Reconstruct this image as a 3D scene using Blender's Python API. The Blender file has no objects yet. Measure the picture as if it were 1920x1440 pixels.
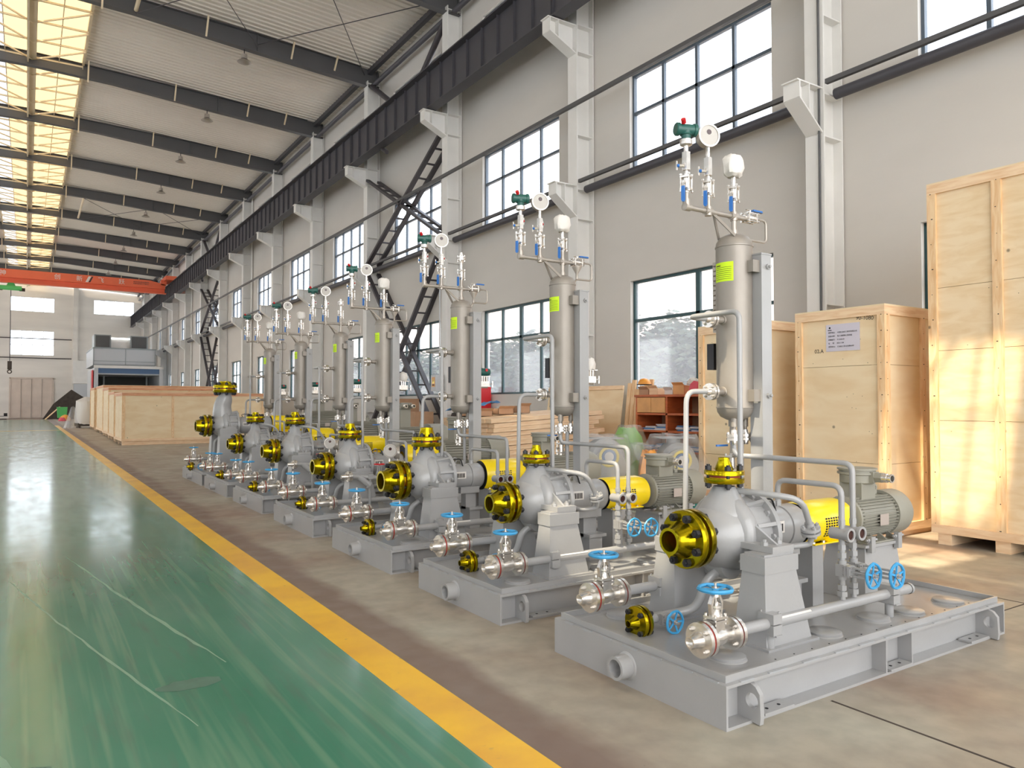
import bpy, math, random
from mathutils import Vector, Matrix
random.seed(7)
PI = math.pi
SC = bpy.context.scene
COL = SC.collection

# ---------------------------------------------------------------- camera
cam_d = bpy.data.cameras.new('camera')
cam_d.sensor_width = 36.0
cam_d.lens = 36.0 * 1395.0 / 1920.0
cam_d.clip_end = 400
cam = bpy.data.objects.new('camera', cam_d)
cam.location = (0, 0, 1.5)
cam.rotation_euler = (PI/2 + math.atan(37/1395), 0, -math.atan(910/1395))
COL.objects.link(cam)
SC.camera = cam

# ---------------------------------------------------------------- world, sun, exposure
world = bpy.data.worlds.new('sky'); SC.world = world
world.use_nodes = True
wn = world.node_tree.nodes; wl = world.node_tree.links
bg = wn['Background']
tc = wn.new('ShaderNodeTexCoord'); sep = wn.new('ShaderNodeSeparateXYZ'); ramp = wn.new('ShaderNodeValToRGB')
wl.new(tc.outputs['Generated'], sep.inputs[0]); wl.new(sep.outputs['Z'], ramp.inputs[0])
ramp.color_ramp.elements[0].position = 0.0; ramp.color_ramp.elements[0].color = (0.95, 0.94, 0.93, 1)
ramp.color_ramp.elements[1].position = 0.8; ramp.color_ramp.elements[1].color = (0.90, 0.93, 1.0, 1)
wl.new(ramp.outputs[0], bg.inputs[0])
bg.inputs['Strength'].default_value = 3.2
sun_d = bpy.data.lights.new('sun', 'SUN'); sun_d.energy = 5.0; sun_d.color = (1.0, 0.80, 0.56); sun_d.angle = 0.009
sun = bpy.data.objects.new('sun', sun_d); COL.objects.link(sun)
SUN = Vector((0.60, 0.12, -1.0)).normalized()
sun.rotation_euler = SUN.to_track_quat('-Z', 'Y').to_euler()
SC.view_settings.view_transform = 'Standard'
SC.view_settings.look = 'None'
SC.view_settings.exposure = 0.78
SC.view_settings.gamma = 1.0
SC.view_settings.use_curve_mapping = False
SC.cycles.max_bounces = 9
SC.cycles.diffuse_bounces = 6
SC.cycles.glossy_bounces = 4
SC.cycles.transparent_max_bounces = 12
SC.cycles.caustics_reflective = False
SC.cycles.caustics_refractive = False
SC.cycles.sample_clamp_indirect = 6.0

# ---------------------------------------------------------------- materials
def s2l(c):
    return tuple(((x/255)/12.92 if x/255 <= 0.04045 else ((x/255+0.055)/1.055)**2.4) for x in c) + (1,)
MT = {}
def mat(name, rgb, rough=0.5, metal=0.0, var=0.0, vscale=6.0, stretch=(1,1,1), bump=0.0, bscale=40.0, coat=0.0, dark=None, detail=4.0):
    m = bpy.data.materials.new(name); m.use_nodes = True
    nt = m.node_tree; b = nt.nodes['Principled BSDF']
    b.inputs['Roughness'].default_value = rough; b.inputs['Metallic'].default_value = metal
    b.inputs['Coat Weight'].default_value = coat; b.inputs['Coat Roughness'].default_value = 0.15
    c = s2l(rgb); b.inputs['Base Color'].default_value = c
    tcn = nt.nodes.new('ShaderNodeTexCoord'); mp = nt.nodes.new('ShaderNodeMapping')
    nt.links.new(tcn.outputs['Object'], mp.inputs[0]); mp.inputs['Scale'].default_value = stretch
    if var > 0:
        n = nt.nodes.new('ShaderNodeTexNoise'); n.inputs['Scale'].default_value = vscale; n.inputs['Detail'].default_value = detail
        nt.links.new(mp.outputs[0], n.inputs['Vector'])
        r = nt.nodes.new('ShaderNodeValToRGB'); r.color_ramp.elements[0].position = .3; r.color_ramp.elements[1].position = .7
        d = s2l(dark) if dark else tuple(x*(1-var) for x in c[:3]) + (1,)
        r.color_ramp.elements[0].color = d
        r.color_ramp.elements[1].color = tuple(min(1, x*(1+var*.5)) for x in c[:3]) + (1,) if not dark else c
        nt.links.new(n.outputs['Fac'], r.inputs[0]); nt.links.new(r.outputs[0], b.inputs['Base Color'])
    if bump > 0:
        n2 = nt.nodes.new('ShaderNodeTexNoise'); n2.inputs['Scale'].default_value = bscale
        nt.links.new(mp.outputs[0], n2.inputs['Vector'])
        bp = nt.nodes.new('ShaderNodeBump'); bp.inputs['Strength'].default_value = bump; bp.inputs['Distance'].default_value = 0.01
        nt.links.new(n2.outputs['Fac'], bp.inputs['Height']); nt.links.new(bp.outputs[0], b.inputs['Normal'])
    MT[name] = m
    return m
mat('wall', (206, 202, 196), .9, var=.08, vscale=.6, stretch=(1, .4, 1), bump=.15, bscale=12)
mat('wall_end', (224, 221, 216), .9, var=.10, vscale=.7, stretch=(.3, 1, 1.5), bump=.15, bscale=12)
mat('column_white', (226, 225, 222), .5, var=.05, vscale=2)
mat('girder', (72, 71, 77), .5, var=.1, vscale=1.5)
mat('rafter', (84, 84, 86), .5, var=.08, vscale=1)
mat('ridge_steel', (222, 206, 176), .5, var=.08, vscale=1)
mat('brace', (66, 62, 66), .55, var=.15, vscale=3)
mat('roof_sheet', (222, 216, 206), .45, var=.05, vscale=.5)
mat('paint', (163, 163, 163), .30, var=.04, vscale=5, bump=.06, bscale=60, coat=.3)
mat('weld', (162, 165, 168), .35)
mat('vessel', (154, 147, 138), .42, metal=.30, var=.06, vscale=9, bump=.05, bscale=200)
mat('steelpipe', (176, 168, 158), .38, metal=.5, var=.06, vscale=20)
mat('stainless', (228, 223, 216), .27, metal=.85, var=.12, vscale=30, bump=.05, bscale=80)
mat('gold', (176, 156, 10), .19, metal=.92, var=.30, vscale=7, stretch=(8, 1, 1))
mat('darkbolt', (52, 52, 56), .45, metal=.5)
mat('gasket', (150, 40, 28), .5)
mat('yellow', (252, 220, 8), .28, coat=.3)
mat('black', (14, 14, 16), .6)
mat('motor', (150, 148, 136), .42, var=.05, vscale=4, bump=.05)
mat('nameplate', (196, 184, 176), .4, metal=.4)
mat('blue', (66, 160, 214), .40)
mat('leverblue', (46, 112, 190), .35)
mat('red', (196, 28, 36), .4)
mat('teal', (38, 92, 84), .38)
mat('white', (226, 222, 216), .6, bump=.3, bscale=30)
mat('label', (208, 244, 20), .5)
mat('ink', (24, 24, 28), .7)
mat('paper', (206, 202, 214), .7)
mat('dialface', (196, 192, 186), .5)
mat('glassdark', (60, 30, 28), .1)
mat('dial', (190, 184, 176), .25, metal=.4)
mat('frame_teal', (34, 70, 74), .4)
mat('frame_grey', (78, 90, 102), .4)
mat('steel_door', (206, 192, 180), .42, metal=.1, var=.1, vscale=1)
mat('orange_crane', (238, 112, 72), .45, var=.05, vscale=1)
mat('booth_panel', (188, 192, 196), .45)
mat('booth_frame', (150, 158, 160), .45)
mat('booth_dark', (88, 90, 90), .7)
mat('booth_blue', (84, 112, 148), .6)
mat('cabinet', (196, 104, 58), .5, var=.25, vscale=5, stretch=(1, 1, 4))
mat('cabinet_panel', (224, 166, 104), .5, var=.15, vscale=4)
mat('carton', (178, 142, 112), .8, var=.08)
mat('tarp', (58, 120, 176), .5)
mat('plywrap', (150, 152, 152), .5)
mat('orange', (236, 158, 60), .4)
mat('green', (124, 178, 84), .5)
mat('junk_dark', (70, 62, 56), .8, var=.3, vscale=3)
mat('lime', (96, 196, 110), .6)
mat('pink', (228, 92, 110), .6)
mat('leaf', (86, 100, 80), .6)
mat('trunk', (96, 84, 70), .8)
mat('building', (240, 226, 222), .8, var=.05)
mat('lamp_alu', (176, 168, 160), .4, metal=.5)
mat('yard', (190, 186, 178), .9)
mat('coat_green', (0, 0, 0)); mat('concrete', (0, 0, 0)); mat('stripe', (0, 0, 0))

def wood(name, light, darkc, scale, axis_stretch, knots=True):
    m = bpy.data.materials.new(name); m.use_nodes = True; nt = m.node_tree; L = nt.links
    b = nt.nodes['Principled BSDF']; b.inputs['Roughness'].default_value = .62
    tcn = nt.nodes.new('ShaderNodeTexCoord'); mp = nt.nodes.new('ShaderNodeMapping'); L.new(tcn.outputs['Object'], mp.inputs[0])
    mp.inputs['Scale'].default_value = axis_stretch
    n = nt.nodes.new('ShaderNodeTexNoise'); n.inputs['Scale'].default_value = scale; n.inputs['Detail'].default_value = 5; n.inputs['Distortion'].default_value = .6
    L.new(mp.outputs[0], n.inputs['Vector'])
    r = nt.nodes.new('ShaderNodeValToRGB'); r.color_ramp.elements[0].position = .32; r.color_ramp.elements[1].position = .62
    r.color_ramp.elements[0].color = s2l(darkc); r.color_ramp.elements[1].color = s2l(light)
    L.new(n.outputs['Fac'], r.inputs[0]); out = r.outputs[0]
    if knots:
        v = nt.nodes.new('ShaderNodeTexVoronoi'); v.inputs['Scale'].default_value = 3.2
        L.new(tcn.outputs['Object'], v.inputs['Vector'])
        r2 = nt.nodes.new('ShaderNodeValToRGB'); r2.color_ramp.elements[0].position = .03; r2.color_ramp.elements[1].position = .075
        r2.color_ramp.elements[0].color = (.35, .35, .35, 1); r2.color_ramp.elements[1].color = (1, 1, 1, 1)
        L.new(v.outputs['Distance'], r2.inputs[0])
        mx = nt.nodes.new('ShaderNodeMix'); mx.data_type = 'RGBA'; mx.blend_type = 'MULTIPLY'; mx.inputs[0].default_value = 1
        L.new(out, mx.inputs[6]); L.new(r2.outputs[0], mx.inputs[7]); out = mx.outputs[2]
    L.new(out, b.inputs['Base Color'])
    MT[name] = m
wood('ply', (236, 216, 180), (228, 202, 160), 1.6, (1, 1, 3))
wood('ply_h', (238, 216, 180), (228, 200, 156), 1.6, (2, 2, 8))
wood('pine', (238, 208, 166), (222, 178, 128), 6, (4, 4, .6))
wood('pine_h', (240, 212, 176), (226, 188, 146), 6, (.6, .6, 5))
wood('pine_red', (222, 168, 130), (196, 132, 96), 5, (.5, 2, 4), knots=False)

def simple_nodes(name):
    m = MT[name]; nt = m.node_tree
    for n in list(nt.nodes):
        if n.type not in ('BSDF_PRINCIPLED', 'OUTPUT_MATERIAL'): nt.nodes.remove(n)
    return nt, nt.nodes['Principled BSDF'], nt.links
def N(nt, t, **k):
    n = nt.nodes.new(t)
    for a, b in k.items(): setattr(n, a, b)
    return n
def noise(nt, L, vec, scale, stretch, detail=5, rot=0):
    mp = N(nt, 'ShaderNodeMapping'); mp.inputs['Scale'].default_value = stretch; mp.inputs['Rotation'].default_value = (0, 0, rot); L.new(vec, mp.inputs[0])
    n = N(nt, 'ShaderNodeTexNoise'); n.inputs['Scale'].default_value = scale; n.inputs['Detail'].default_value = detail; L.new(mp.outputs[0], n.inputs['Vector'])
    return n.outputs['Fac']
def rampn(nt, L, fac, stops):
    r = N(nt, 'ShaderNodeValToRGB'); e = r.color_ramp.elements
    while len(e) < len(stops): e.new(.5)
    for i, (p, c) in enumerate(stops): e[i].position = p; e[i].color = c
    L.new(fac, r.inputs[0]); return r.outputs[0]
def mixc(nt, L, fac, a, b, mode='MIX'):
    m = N(nt, 'ShaderNodeMix', data_type='RGBA', blend_type=mode)
    if isinstance(fac, float): m.inputs[0].default_value = fac
    else: L.new(fac, m.inputs[0])
    for s, x in ((6, a), (7, b)):
        if isinstance(x, tuple): m.inputs[s].default_value = x
        else: L.new(x, m.inputs[s])
    return m.outputs[2]
g = lambda v: (v, v, v, 1)
# green epoxy walkway: scuffs and tyre marks running along the hall
nt, b, L = simple_nodes('coat_green'); tcn = N(nt, 'ShaderNodeTexCoord'); P = tcn.outputs['Object']
base = rampn(nt, L, noise(nt, L, P, 1.1, (1.2, .35, 1)), [(.3, s2l((58, 122, 96))), (.55, s2l((80, 134, 110))), (.75, s2l((108, 144, 126)))])
streak = rampn(nt, L, noise(nt, L, P, 3.0, (4.5, .12, 1), 2, .06), [(.50, g(0)), (.64, g(.22)), (.72, g(.05))])
c1 = mixc(nt, L, streak, base, s2l((158, 184, 150)))
dirt = rampn(nt, L, noise(nt, L, P, 5.0, (2.5, .3, 1), 8, -.1), [(.54, g(0)), (.72, g(.45))])
c2 = mixc(nt, L, dirt, c1, s2l((92, 112, 98)))
L.new(c2, b.inputs['Base Color'])
rr = rampn(nt, L, noise(nt, L, P, 2.5, (2, .4, 1), 6), [(.3, g(.10)), (.7, g(.19))]); L.new(rr, b.inputs['Roughness'])
bp = N(nt, 'ShaderNodeBump'); bp.inputs['Strength'].default_value = .035; bp.inputs['Distance'].default_value = .02
L.new(noise(nt, L, P, 2.2, (.4, 1.6, 1), 3), bp.inputs['Height']); L.new(bp.outputs[0], b.inputs['Normal'])
# concrete with rusty blotches and a worn brown band beside the stripe
nt, b, L = simple_nodes('concrete'); tcn = N(nt, 'ShaderNodeTexCoord'); P = tcn.outputs['Object']
base = rampn(nt, L, noise(nt, L, P, .7, (1, 1, 1), 6), [(.3, s2l((156, 134, 118))), (.5, s2l((168, 158, 142))), (.7, s2l((180, 176, 160)))])
fine = rampn(nt, L, noise(nt, L, P, 7, (1, 1, 1), 8), [(.35, g(.82)), (.65, g(1.0))])
c1 = mixc(nt, L, 1.0, base, fine, 'MULTIPLY')
sx = N(nt, 'ShaderNodeSeparateXYZ'); L.new(P, sx.inputs[0])
ad = N(nt, 'ShaderNodeMath', operation='MULTIPLY_ADD'); L.new(noise(nt, L, P, 3, (1, .5, 1), 6), ad.inputs[0]); ad.inputs[1].default_value = .30; L.new(sx.outputs['X'], ad.inputs[2])
band = rampn(nt, L, ad.outputs[0], [(0, g(.75)), (1, g(0))])
mr = N(nt, 'ShaderNodeMapRange'); L.new(ad.outputs[0], mr.inputs[0]); mr.inputs[1].default_value = 2.20; mr.inputs[2].default_value = 2.34; mr.inputs[3].default_value = .8; mr.inputs[4].default_value = 0
c2 = mixc(nt, L, mr.outputs[0], c1, s2l((118, 96, 86)))
specks = rampn(nt, L, noise(nt, L, P, 26, (1, 1, 1), 2), [(.74, g(0)), (.80, g(.4))])
c3 = mixc(nt, L, specks, c2, s2l((110, 100, 92)))
L.new(c3, b.inputs['Base Color'])
L.new(rampn(nt, L, noise(nt, L, P, 3, (1, 1, 1)), [(.3, g(.35)), (.7, g(.6))]), b.inputs['Roughness'])
# yellow stripe
nt, b, L = simple_nodes('stripe'); tcn = N(nt, 'ShaderNodeTexCoord'); P = tcn.outputs['Object']
base = rampn(nt, L, noise(nt, L, P, 2, (1, 1, 1), 5), [(.3, s2l((226, 168, 50))), (.6, s2l((244, 192, 40)))])
wear = rampn(nt, L, noise(nt, L, P, 9, (1, 1, 1), 8), [(.66, g(0)), (.72, g(.6))])
L.new(mixc(nt, L, wear, base, s2l((150, 128, 96))), b.inputs['Base Color']); b.inputs['Roughness'].default_value = .35

def glass(name, tint, haze, hazecol):
    m = bpy.data.materials.new(name); m.use_nodes = True; nt = m.node_tree; L = nt.links
    for n in list(nt.nodes):
        if n.type == 'BSDF_PRINCIPLED': nt.nodes.remove(n)
    o = nt.nodes['Material Output']
    t = N(nt, 'ShaderNodeBsdfTransparent'); t.inputs[0].default_value = tint
    gl = N(nt, 'ShaderNodeBsdfGlossy'); gl.inputs['Roughness'].default_value = .05
    d = N(nt, 'ShaderNodeBsdfTranslucent'); d.inputs[0].default_value = hazecol
    m1 = N(nt, 'ShaderNodeMixShader'); m1.inputs[0].default_value = haze; L.new(t.outputs[0], m1.inputs[1]); L.new(d.outputs[0], m1.inputs[2])
    m2 = N(nt, 'ShaderNodeMixShader'); m2.inputs[0].default_value = .05; L.new(m1.outputs[0], m2.inputs[1]); L.new(gl.outputs[0], m2.inputs[2])
    L.new(m2.outputs[0], o.inputs[0]); MT[name] = m
glass('pane_clear', (.92, .96, 1, 1), .03, (.9, .95, 1, 1))
glass('pane_frost', (.90, .93, .95, 1), .10, (.85, .9, 1, 1))
glass('skylight_yellow', (.30, .25, .15, 1), 1.0, (.25, .19, .10, 1))
glass('skylight_blue', (.3, .3, .33, 1), 1.0, (.20, .22, .24, 1))
def plastic():
    m = bpy.data.materials.new('plastic_film'); m.use_nodes = True; nt = m.node_tree; L = nt.links
    for n in list(nt.nodes):
        if n.type == 'BSDF_PRINCIPLED': nt.nodes.remove(n)
    o = nt.nodes['Material Output']
    t = N(nt, 'ShaderNodeBsdfTransparent'); t.inputs[0].default_value = (.97, .97, .98, 1)
    d = N(nt, 'ShaderNodeBsdfDiffuse'); d.inputs[0].default_value = (.85, .85, .86, 1)
    gl = N(nt, 'ShaderNodeBsdfGlossy'); gl.inputs['Roughness'].default_value = .18
    tcn = N(nt, 'ShaderNodeTexCoord')
    f = rampn(nt, L, noise(nt, L, tcn.outputs['Object'], 3, (1, 1, .5), 5), [(.40, g(.04)), (.72, g(.34))])
    m1 = N(nt, 'ShaderNodeMixShader'); L.new(f, m1.inputs[0]); L.new(t.outputs[0], m1.inputs[1]); L.new(d.outputs[0], m1.inputs[2])
    m2 = N(nt, 'ShaderNodeMixShader'); m2.inputs[0].default_value = .10; L.new(m1.outputs[0], m2.inputs[1]); L.new(gl.outputs[0], m2.inputs[2])
    L.new(m2.outputs[0], o.inputs[0]); MT['film'] = m
plastic()

# ---------------------------------------------------------------- mesh builder
def basis(d):
    d = Vector(d).normalized()
    a = Vector((0, 0, 1)) if abs(d.z) < .9 else Vector((1, 0, 0))
    u = a.cross(d).normalized(); w = d.cross(u)
    return d, u, w
class G:
    def __init__(s, m='paint'):
        s.v = []; s.f = []; s.k = []; s.ms = [m]; s.c = 0
    def m(s, name):
        if name not in s.ms: s.ms.append(name)
        s.c = s.ms.index(name); return s
    def add(s, vs, fs):
        o = len(s.v); s.v += [tuple(p) for p in vs]
        s.f += [tuple(i+o for i in f) for f in fs]; s.k += [s.c]*len(fs); return s
    def box(s, x0, y0, z0, x1, y1, z1):
        x0, x1 = min(x0, x1), max(x0, x1); y0, y1 = min(y0, y1), max(y0, y1); z0, z1 = min(z0, z1), max(z0, z1)
        return s.add([(x0,y0,z0),(x1,y0,z0),(x1,y1,z0),(x0,y1,z0),(x0,y0,z1),(x1,y0,z1),(x1,y1,z1),(x0,y1,z1)],
                     [(0,3,2,1),(4,5,6,7),(0,1,5,4),(1,2,6,5),(2,3,7,6),(3,0,4,7)])
    def fr(s, bot, top):   # frustum between two quads (x0,y0,x1,y1,z)
        a, b = bot, top
        return s.add([(a[0],a[1],a[4]),(a[2],a[1],a[4]),(a[2],a[3],a[4]),(a[0],a[3],a[4]),(b[0],b[1],b[4]),(b[2],b[1],b[4]),(b[2],b[3],b[4]),(b[0],b[3],b[4])],
                     [(0,3,2,1),(4,5,6,7),(0,1,5,4),(1,2,6,5),(2,3,7,6),(3,0,4,7)])
    def bar(s, p, q, w, h, up=(0,0,1)):
        p, q = Vector(p), Vector(q); d = (q-p).normalized(); u = Vector(up)
        r = d.cross(u)
        if r.length < 1e-4: r = d.cross(Vector((1,0,0)))
        r.normalize(); t = r.cross(d).normalized(); r *= w/2; t *= h/2
        return s.add([p-r-t,p+r-t,p+r+t,p-r+t,q-r-t,q+r-t,q+r+t,q-r+t],[(0,1,2,3),(7,6,5,4),(0,4,5,1),(1,5,6,2),(2,6,7,3),(3,7,4,0)])
    def lathe(s, o, d, prof, n=20, ph=0.0):
        d, u, w = basis(d); o = Vector(o); vs = []; rings = []
        for t, r in prof:
            if r <= 1e-6: rings.append([len(vs)]); vs.append(o+d*t)
            else:
                rings.append(list(range(len(vs), len(vs)+n)))
                for i in range(n):
                    a = ph + 2*PI*i/n; vs.append(o+d*t+u*(r*math.cos(a))+w*(r*math.sin(a)))
        fs = []
        for A, B in zip(rings, rings[1:]):
            if len(A) == 1 and len(B) == 1: continue
            for i in range(n):
                j = (i+1) % n
                if len(A) == 1: fs.append((A[0], B[j], B[i]))
                elif len(B) == 1: fs.append((A[i], A[j], B[0]))
                else: fs.append((A[i], A[j], B[j], B[i]))
        return s.add(vs, fs)
    def cyl(s, p, q, r, n=16, r2=None):
        p, q = Vector(p), Vector(q); d = q-p; L = d.length; r2 = r if r2 is None else r2
        return s.lathe(p, d, [(0,0),(0,r),(L,r2),(L,0)], n)
    def hexn(s, p, d, r, h): return s.lathe(p, d, [(0,0),(0,r),(h,r),(h,0)], 6)
    def tube(s, pts, r, n=10, bend=.05, rf=None, seg=5):
        P = [Vector(p) for p in pts]; path = [P[0]]
        for i in range(1, len(P)-1):
            a, c, b2 = P[i-1], P[i], P[i+1]; d1 = (a-c); d2 = (b2-c); k = min(bend, d1.length*.49, d2.length*.49)
            s1 = c+d1.normalized()*k; s2 = c+d2.normalized()*k
            for j in range(seg+1):
                t = j/seg; path.append((1-t)**2*s1+2*t*(1-t)*c+t*t*s2)
        path.append(P[-1]); q = [path[0]]
        for p in path[1:]:
            if (p-q[-1]).length > 1e-5: q.append(p)
        path = q; T = []
        for i in range(len(path)):
            a = path[max(0, i-1)]; b2 = path[min(len(path)-1, i+1)]; T.append((b2-a).normalized())
        _, u, w = basis(T[0]); vs = []; m = len(path)
        for i, p in enumerate(path):
            if i:
                u = (u - T[i]*u.dot(T[i])).normalized(); w = T[i].cross(u)
            rr = rf(i/(m-1)) if rf else r
            for j in range(n):
                a = 2*PI*j/n; vs.append(p+u*(rr*math.cos(a))+w*(rr*math.sin(a)))
        fs = [(i*n+j, i*n+(j+1)%n, (i+1)*n+(j+1)%n, (i+1)*n+j) for i in range(m-1) for j in range(n)]
        fs += [tuple(range(n-1, -1, -1)), tuple(range((m-1)*n, m*n))]
        return s.add(vs, fs)
    def torus(s, o, d, R, r, n=20, k=8, sy=1.0):
        d, u, w = basis(d); o = Vector(o); vs = []
        for i in range(n):
            a = 2*PI*i/n; e = u*math.cos(a)+w*math.sin(a)
            for j in range(k):
                b2 = 2*PI*j/k; vs.append(o+e*(R+r*math.cos(b2))+d*(r*sy*math.sin(b2)))
        return s.add(vs, [(i*k+j, ((i+1)%n)*k+j, ((i+1)%n)*k+(j+1)%k, i*k+(j+1)%k) for i in range(n) for j in range(k)])
    def prism(s, poly, o, ex, ey, ez, th):   # polygon in (ex,ey), extruded th along ez
        o, ex, ey, ez = Vector(o), Vector(ex), Vector(ey), Vector(ez); n = len(poly)
        vs = [o+ex*a+ey*b2 for a, b2 in poly] + [o+ex*a+ey*b2+ez*th for a, b2 in poly]
        fs = [tuple(range(n-1, -1, -1)), tuple(range(n, 2*n))] + [(i, (i+1)%n, n+(i+1)%n, n+i) for i in range(n)]
        return s.add(vs, fs)
    def plate_hole(s, poly, hc, hr, o, ex, ey, ez, th, n=16):
        # ring between outer polygon (resampled by angle) and a hole
        o, ex, ey, ez = Vector(o), Vector(ex), Vector(ey), Vector(ez)
        def hit(a):
            dx, dy = math.cos(a), math.sin(a); best = None
            for i in range(len(poly)):
                x1, y1 = poly[i][0]-hc[0], poly[i][1]-hc[1]; x2, y2 = poly[(i+1)%len(poly)][0]-hc[0], poly[(i+1)%len(poly)][1]-hc[1]
                ex_, ey_ = x2-x1, y2-y1; den = dx*ey_-dy*ex_
                if abs(den) < 1e-9: continue
                t = (x1*ey_-y1*ex_)/den; k = (x1*dy-y1*dx)/den
                if t > 0 and -1e-6 <= k <= 1+1e-6 and (best is None or t > best): best = t
            return (hc[0]+dx*best, hc[1]+dy*best)
        angs = sorted(set([2*PI*i/n for i in range(n)] + [math.atan2(p[1]-hc[1], p[0]-hc[0]) % (2*PI) for p in poly])); n = len(angs)
        out = [hit(a) for a in angs]; inn = [(hc[0]+hr*math.cos(a), hc[1]+hr*math.sin(a)) for a in angs]
        vs = []
        for z in (0, th):
            for a, b2 in out: vs.append(o+ex*a+ey*b2+ez*z)
            for a, b2 in inn: vs.append(o+ex*a+ey*b2+ez*z)
        fs = []
        for i in range(n):
            j = (i+1) % n
            fs += [(i, n+i, n+j, j), (2*n+i, 2*n+j, 3*n+j, 3*n+i), (i, j, 2*n+j, 2*n+i), (n+i, 3*n+i, 3*n+j, n+j)]
        return s.add(vs, fs)
    def mesh(s, name='mesh', smooth=True):
        me = bpy.data.meshes.new(name); me.from_pydata(s.v, [], s.f)
        import bmesh; bm = bmesh.new(); bm.from_mesh(me); bmesh.ops.recalc_face_normals(bm, faces=bm.faces); bm.to_mesh(me); bm.free()
        for n in s.ms: me.materials.append(MT[n])
        me.polygons.foreach_set('material_index', s.k)
        if smooth:
            me.shade_smooth(); me.set_sharp_from_angle(angle=math.radians(38))
        me.update(); return me
def ob(name, data, parent=None, loc=(0,0,0), rot=(0,0,0), label=None, cat=None, group=None, kind=None):
    if isinstance(data, G): data = data.mesh(name)
    o = bpy.data.objects.new(name, data); COL.objects.link(o)
    o.location = loc; o.rotation_euler = rot
    if parent: o.parent = parent
    if label: o['label'] = label
    if cat: o['category'] = cat
    if group: o['group'] = group
    if kind: o['kind'] = kind
    return o
def thing(name, label, cat, loc=(0,0,0), rz=0, group=None):
    return ob(name, None, None, loc, (0,0,rz), label, cat, group)
def text(name, s, size, mtl, parent, loc, rot, ext=.001, align='LEFT'):
    c = bpy.data.curves.new(name, 'FONT'); c.body = s; c.size = size; c.extrude = ext; c.align_x = align
    c.materials.append(MT[mtl])
    return ob(name, c, parent, loc, rot)
CACHE = {}
def cached(key, fn):
    if key not in CACHE: CACHE[key] = fn().mesh(key if isinstance(key, str) else str(key[0]))
    return CACHE[key]

# ================================================================ SETTING
S = 'structure'
BAY = 6.0; COL0 = 6.89
KS = range(-3, 15)
WALLX = 10.5; ENDY = 91.0; Y0 = -12.0
# ---- floor
f = G('concrete').box(-10.8, Y0, -.2, 10.8, ENDY+.3, 0)
floor = ob('floor', f, kind=S)
ob('green_coating', G('coat_green').box(-2.2, Y0, 0, 1.63, ENDY-8, .003), floor)
ob('yellow_stripe', G('stripe').box(1.63, Y0, 0, 1.865, 60, .004), floor)
ob('yellow_stripe', G('stripe').box(-2.4, 48.9, .003, 1.63, 49.3, .006), floor)
for j in ((3.42, Y0, 3.434, 2.3), (6.30, Y0, 6.312, 16), (5.2, 2.60, 10.5, 2.61)):
    ob('floor_joint', G('junk_dark').box(j[0], j[1], 0, j[2], j[3], .0015), floor)

MK = [([(-.66, 6.2), (-.36, 4.85), (-.13, 4.0), (.03, 3.5), (.14, 3.05), (.22, 2.72), (.27, 2.4)], .035), ([(-.40, 4.6), (-.16, 3.75), (-.02, 3.3), (.04, 2.9), (.08, 2.5)], .05), ([(-.5, 3.9), (-.36, 3.3), (-.26, 2.9), (-.2, 2.5)], .022), ([(.35, 8.5), (.6, 6.8), (.8, 5.6), (1.02, 4.4)], .03), ([(-.1, 7.6), (.2, 6.0), (.5, 4.6), (.72, 3.6)], .02)]
mat('scuff_light', (128, 164, 138), .4, var=.12, vscale=6); mat('scuff_dark', (88, 122, 104), .5, var=.2, vscale=8)
rm_ = random.Random(5)
for pts, w_ in MK:
    q = G('scuff_light'); P_ = []
    for (a, b2), (c, d) in zip(pts, pts[1:]):
        for i in range(8): P_.append((a+(c-a)*i/8, b2+(d-b2)*i/8))
    for i, (x, y) in enumerate(P_):
        hw = w_*rm_.uniform(.25, .5)*(1 if 2 < i < len(P_)-3 else .4); dx = rm_.uniform(-.006, .006); q.v += [(x-hw+dx, y, .0036), (x+hw+dx, y, .0036)]
    q.f = [(2*i, 2*i+1, 2*i+3, 2*i+2) for i in range(len(P_)-1)]; q.k = [0]*len(q.f); ob('floor_scuff', q, floor)
for x, y, r_ in ((-.02, 3.62, .13), (-.02, 2.55, .10), (.88, 2.9, .12), (.75, 4.3, .16)):
    q = G('scuff_dark'); q.add([(x+r_*math.cos(a*PI/8)*rm_.uniform(.8, 1.1), y+.55*r_*math.sin(a*PI/8)*rm_.uniform(.8, 1.1), .0038) for a in range(16)], [tuple(range(16))]); ob('floor_stain', q, floor)

# ---- side walls with real openings
def side_wall(name, x0, x1, ops, ya, yb, zt):
    g_ = G('wall'); ys = sorted(set([ya, yb] + [o[0] for o in ops] + [o[1] for o in ops]))
    for a, b2 in zip(ys, ys[1:]):
        h = sorted([(o[2], o[3]) for o in ops if o[0] <= a+1e-6 and o[1] >= b2-1e-6]); z = 0
        for p, q in h:
            g_.box(x0, a, z, x1, b2, p); z = q
        g_.box(x0, a, z, x1, b2, zt)
    return ob(name, g_, kind=S)
ROWS = ((1.75, 4.05, .64), (6.40, 8.38, .59), (10.84, 12.3, .5))
ops = []
for k in KS:
    y0 = 2.04 + 6.01*k + 6.0
    for r in ROWS: ops.append((y0, y0+3.54, r[0], r[1]))
ops = [o for o in ops if o[0] > Y0 and o[1] < ENDY]
side_wall('wall_right', WALLX, WALLX+.24, ops, Y0, ENDY, 14.1)
added_openings = [(a, a+4.4, 0, 5.4) for a in (31.6, 43.6, 55.6, 67.6, 79.6)]   # unseen openings added in the left wall to brighten the far hall
side_wall('wall_left', -WALLX-.24, -WALLX, [o for o in ops if not (o[2] < 3 and any(o[0] < q_[1] and o[1] > q_[0] for q_ in added_openings))]+added_openings, Y0, ENDY, 14.1)
wi = [0]
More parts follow.
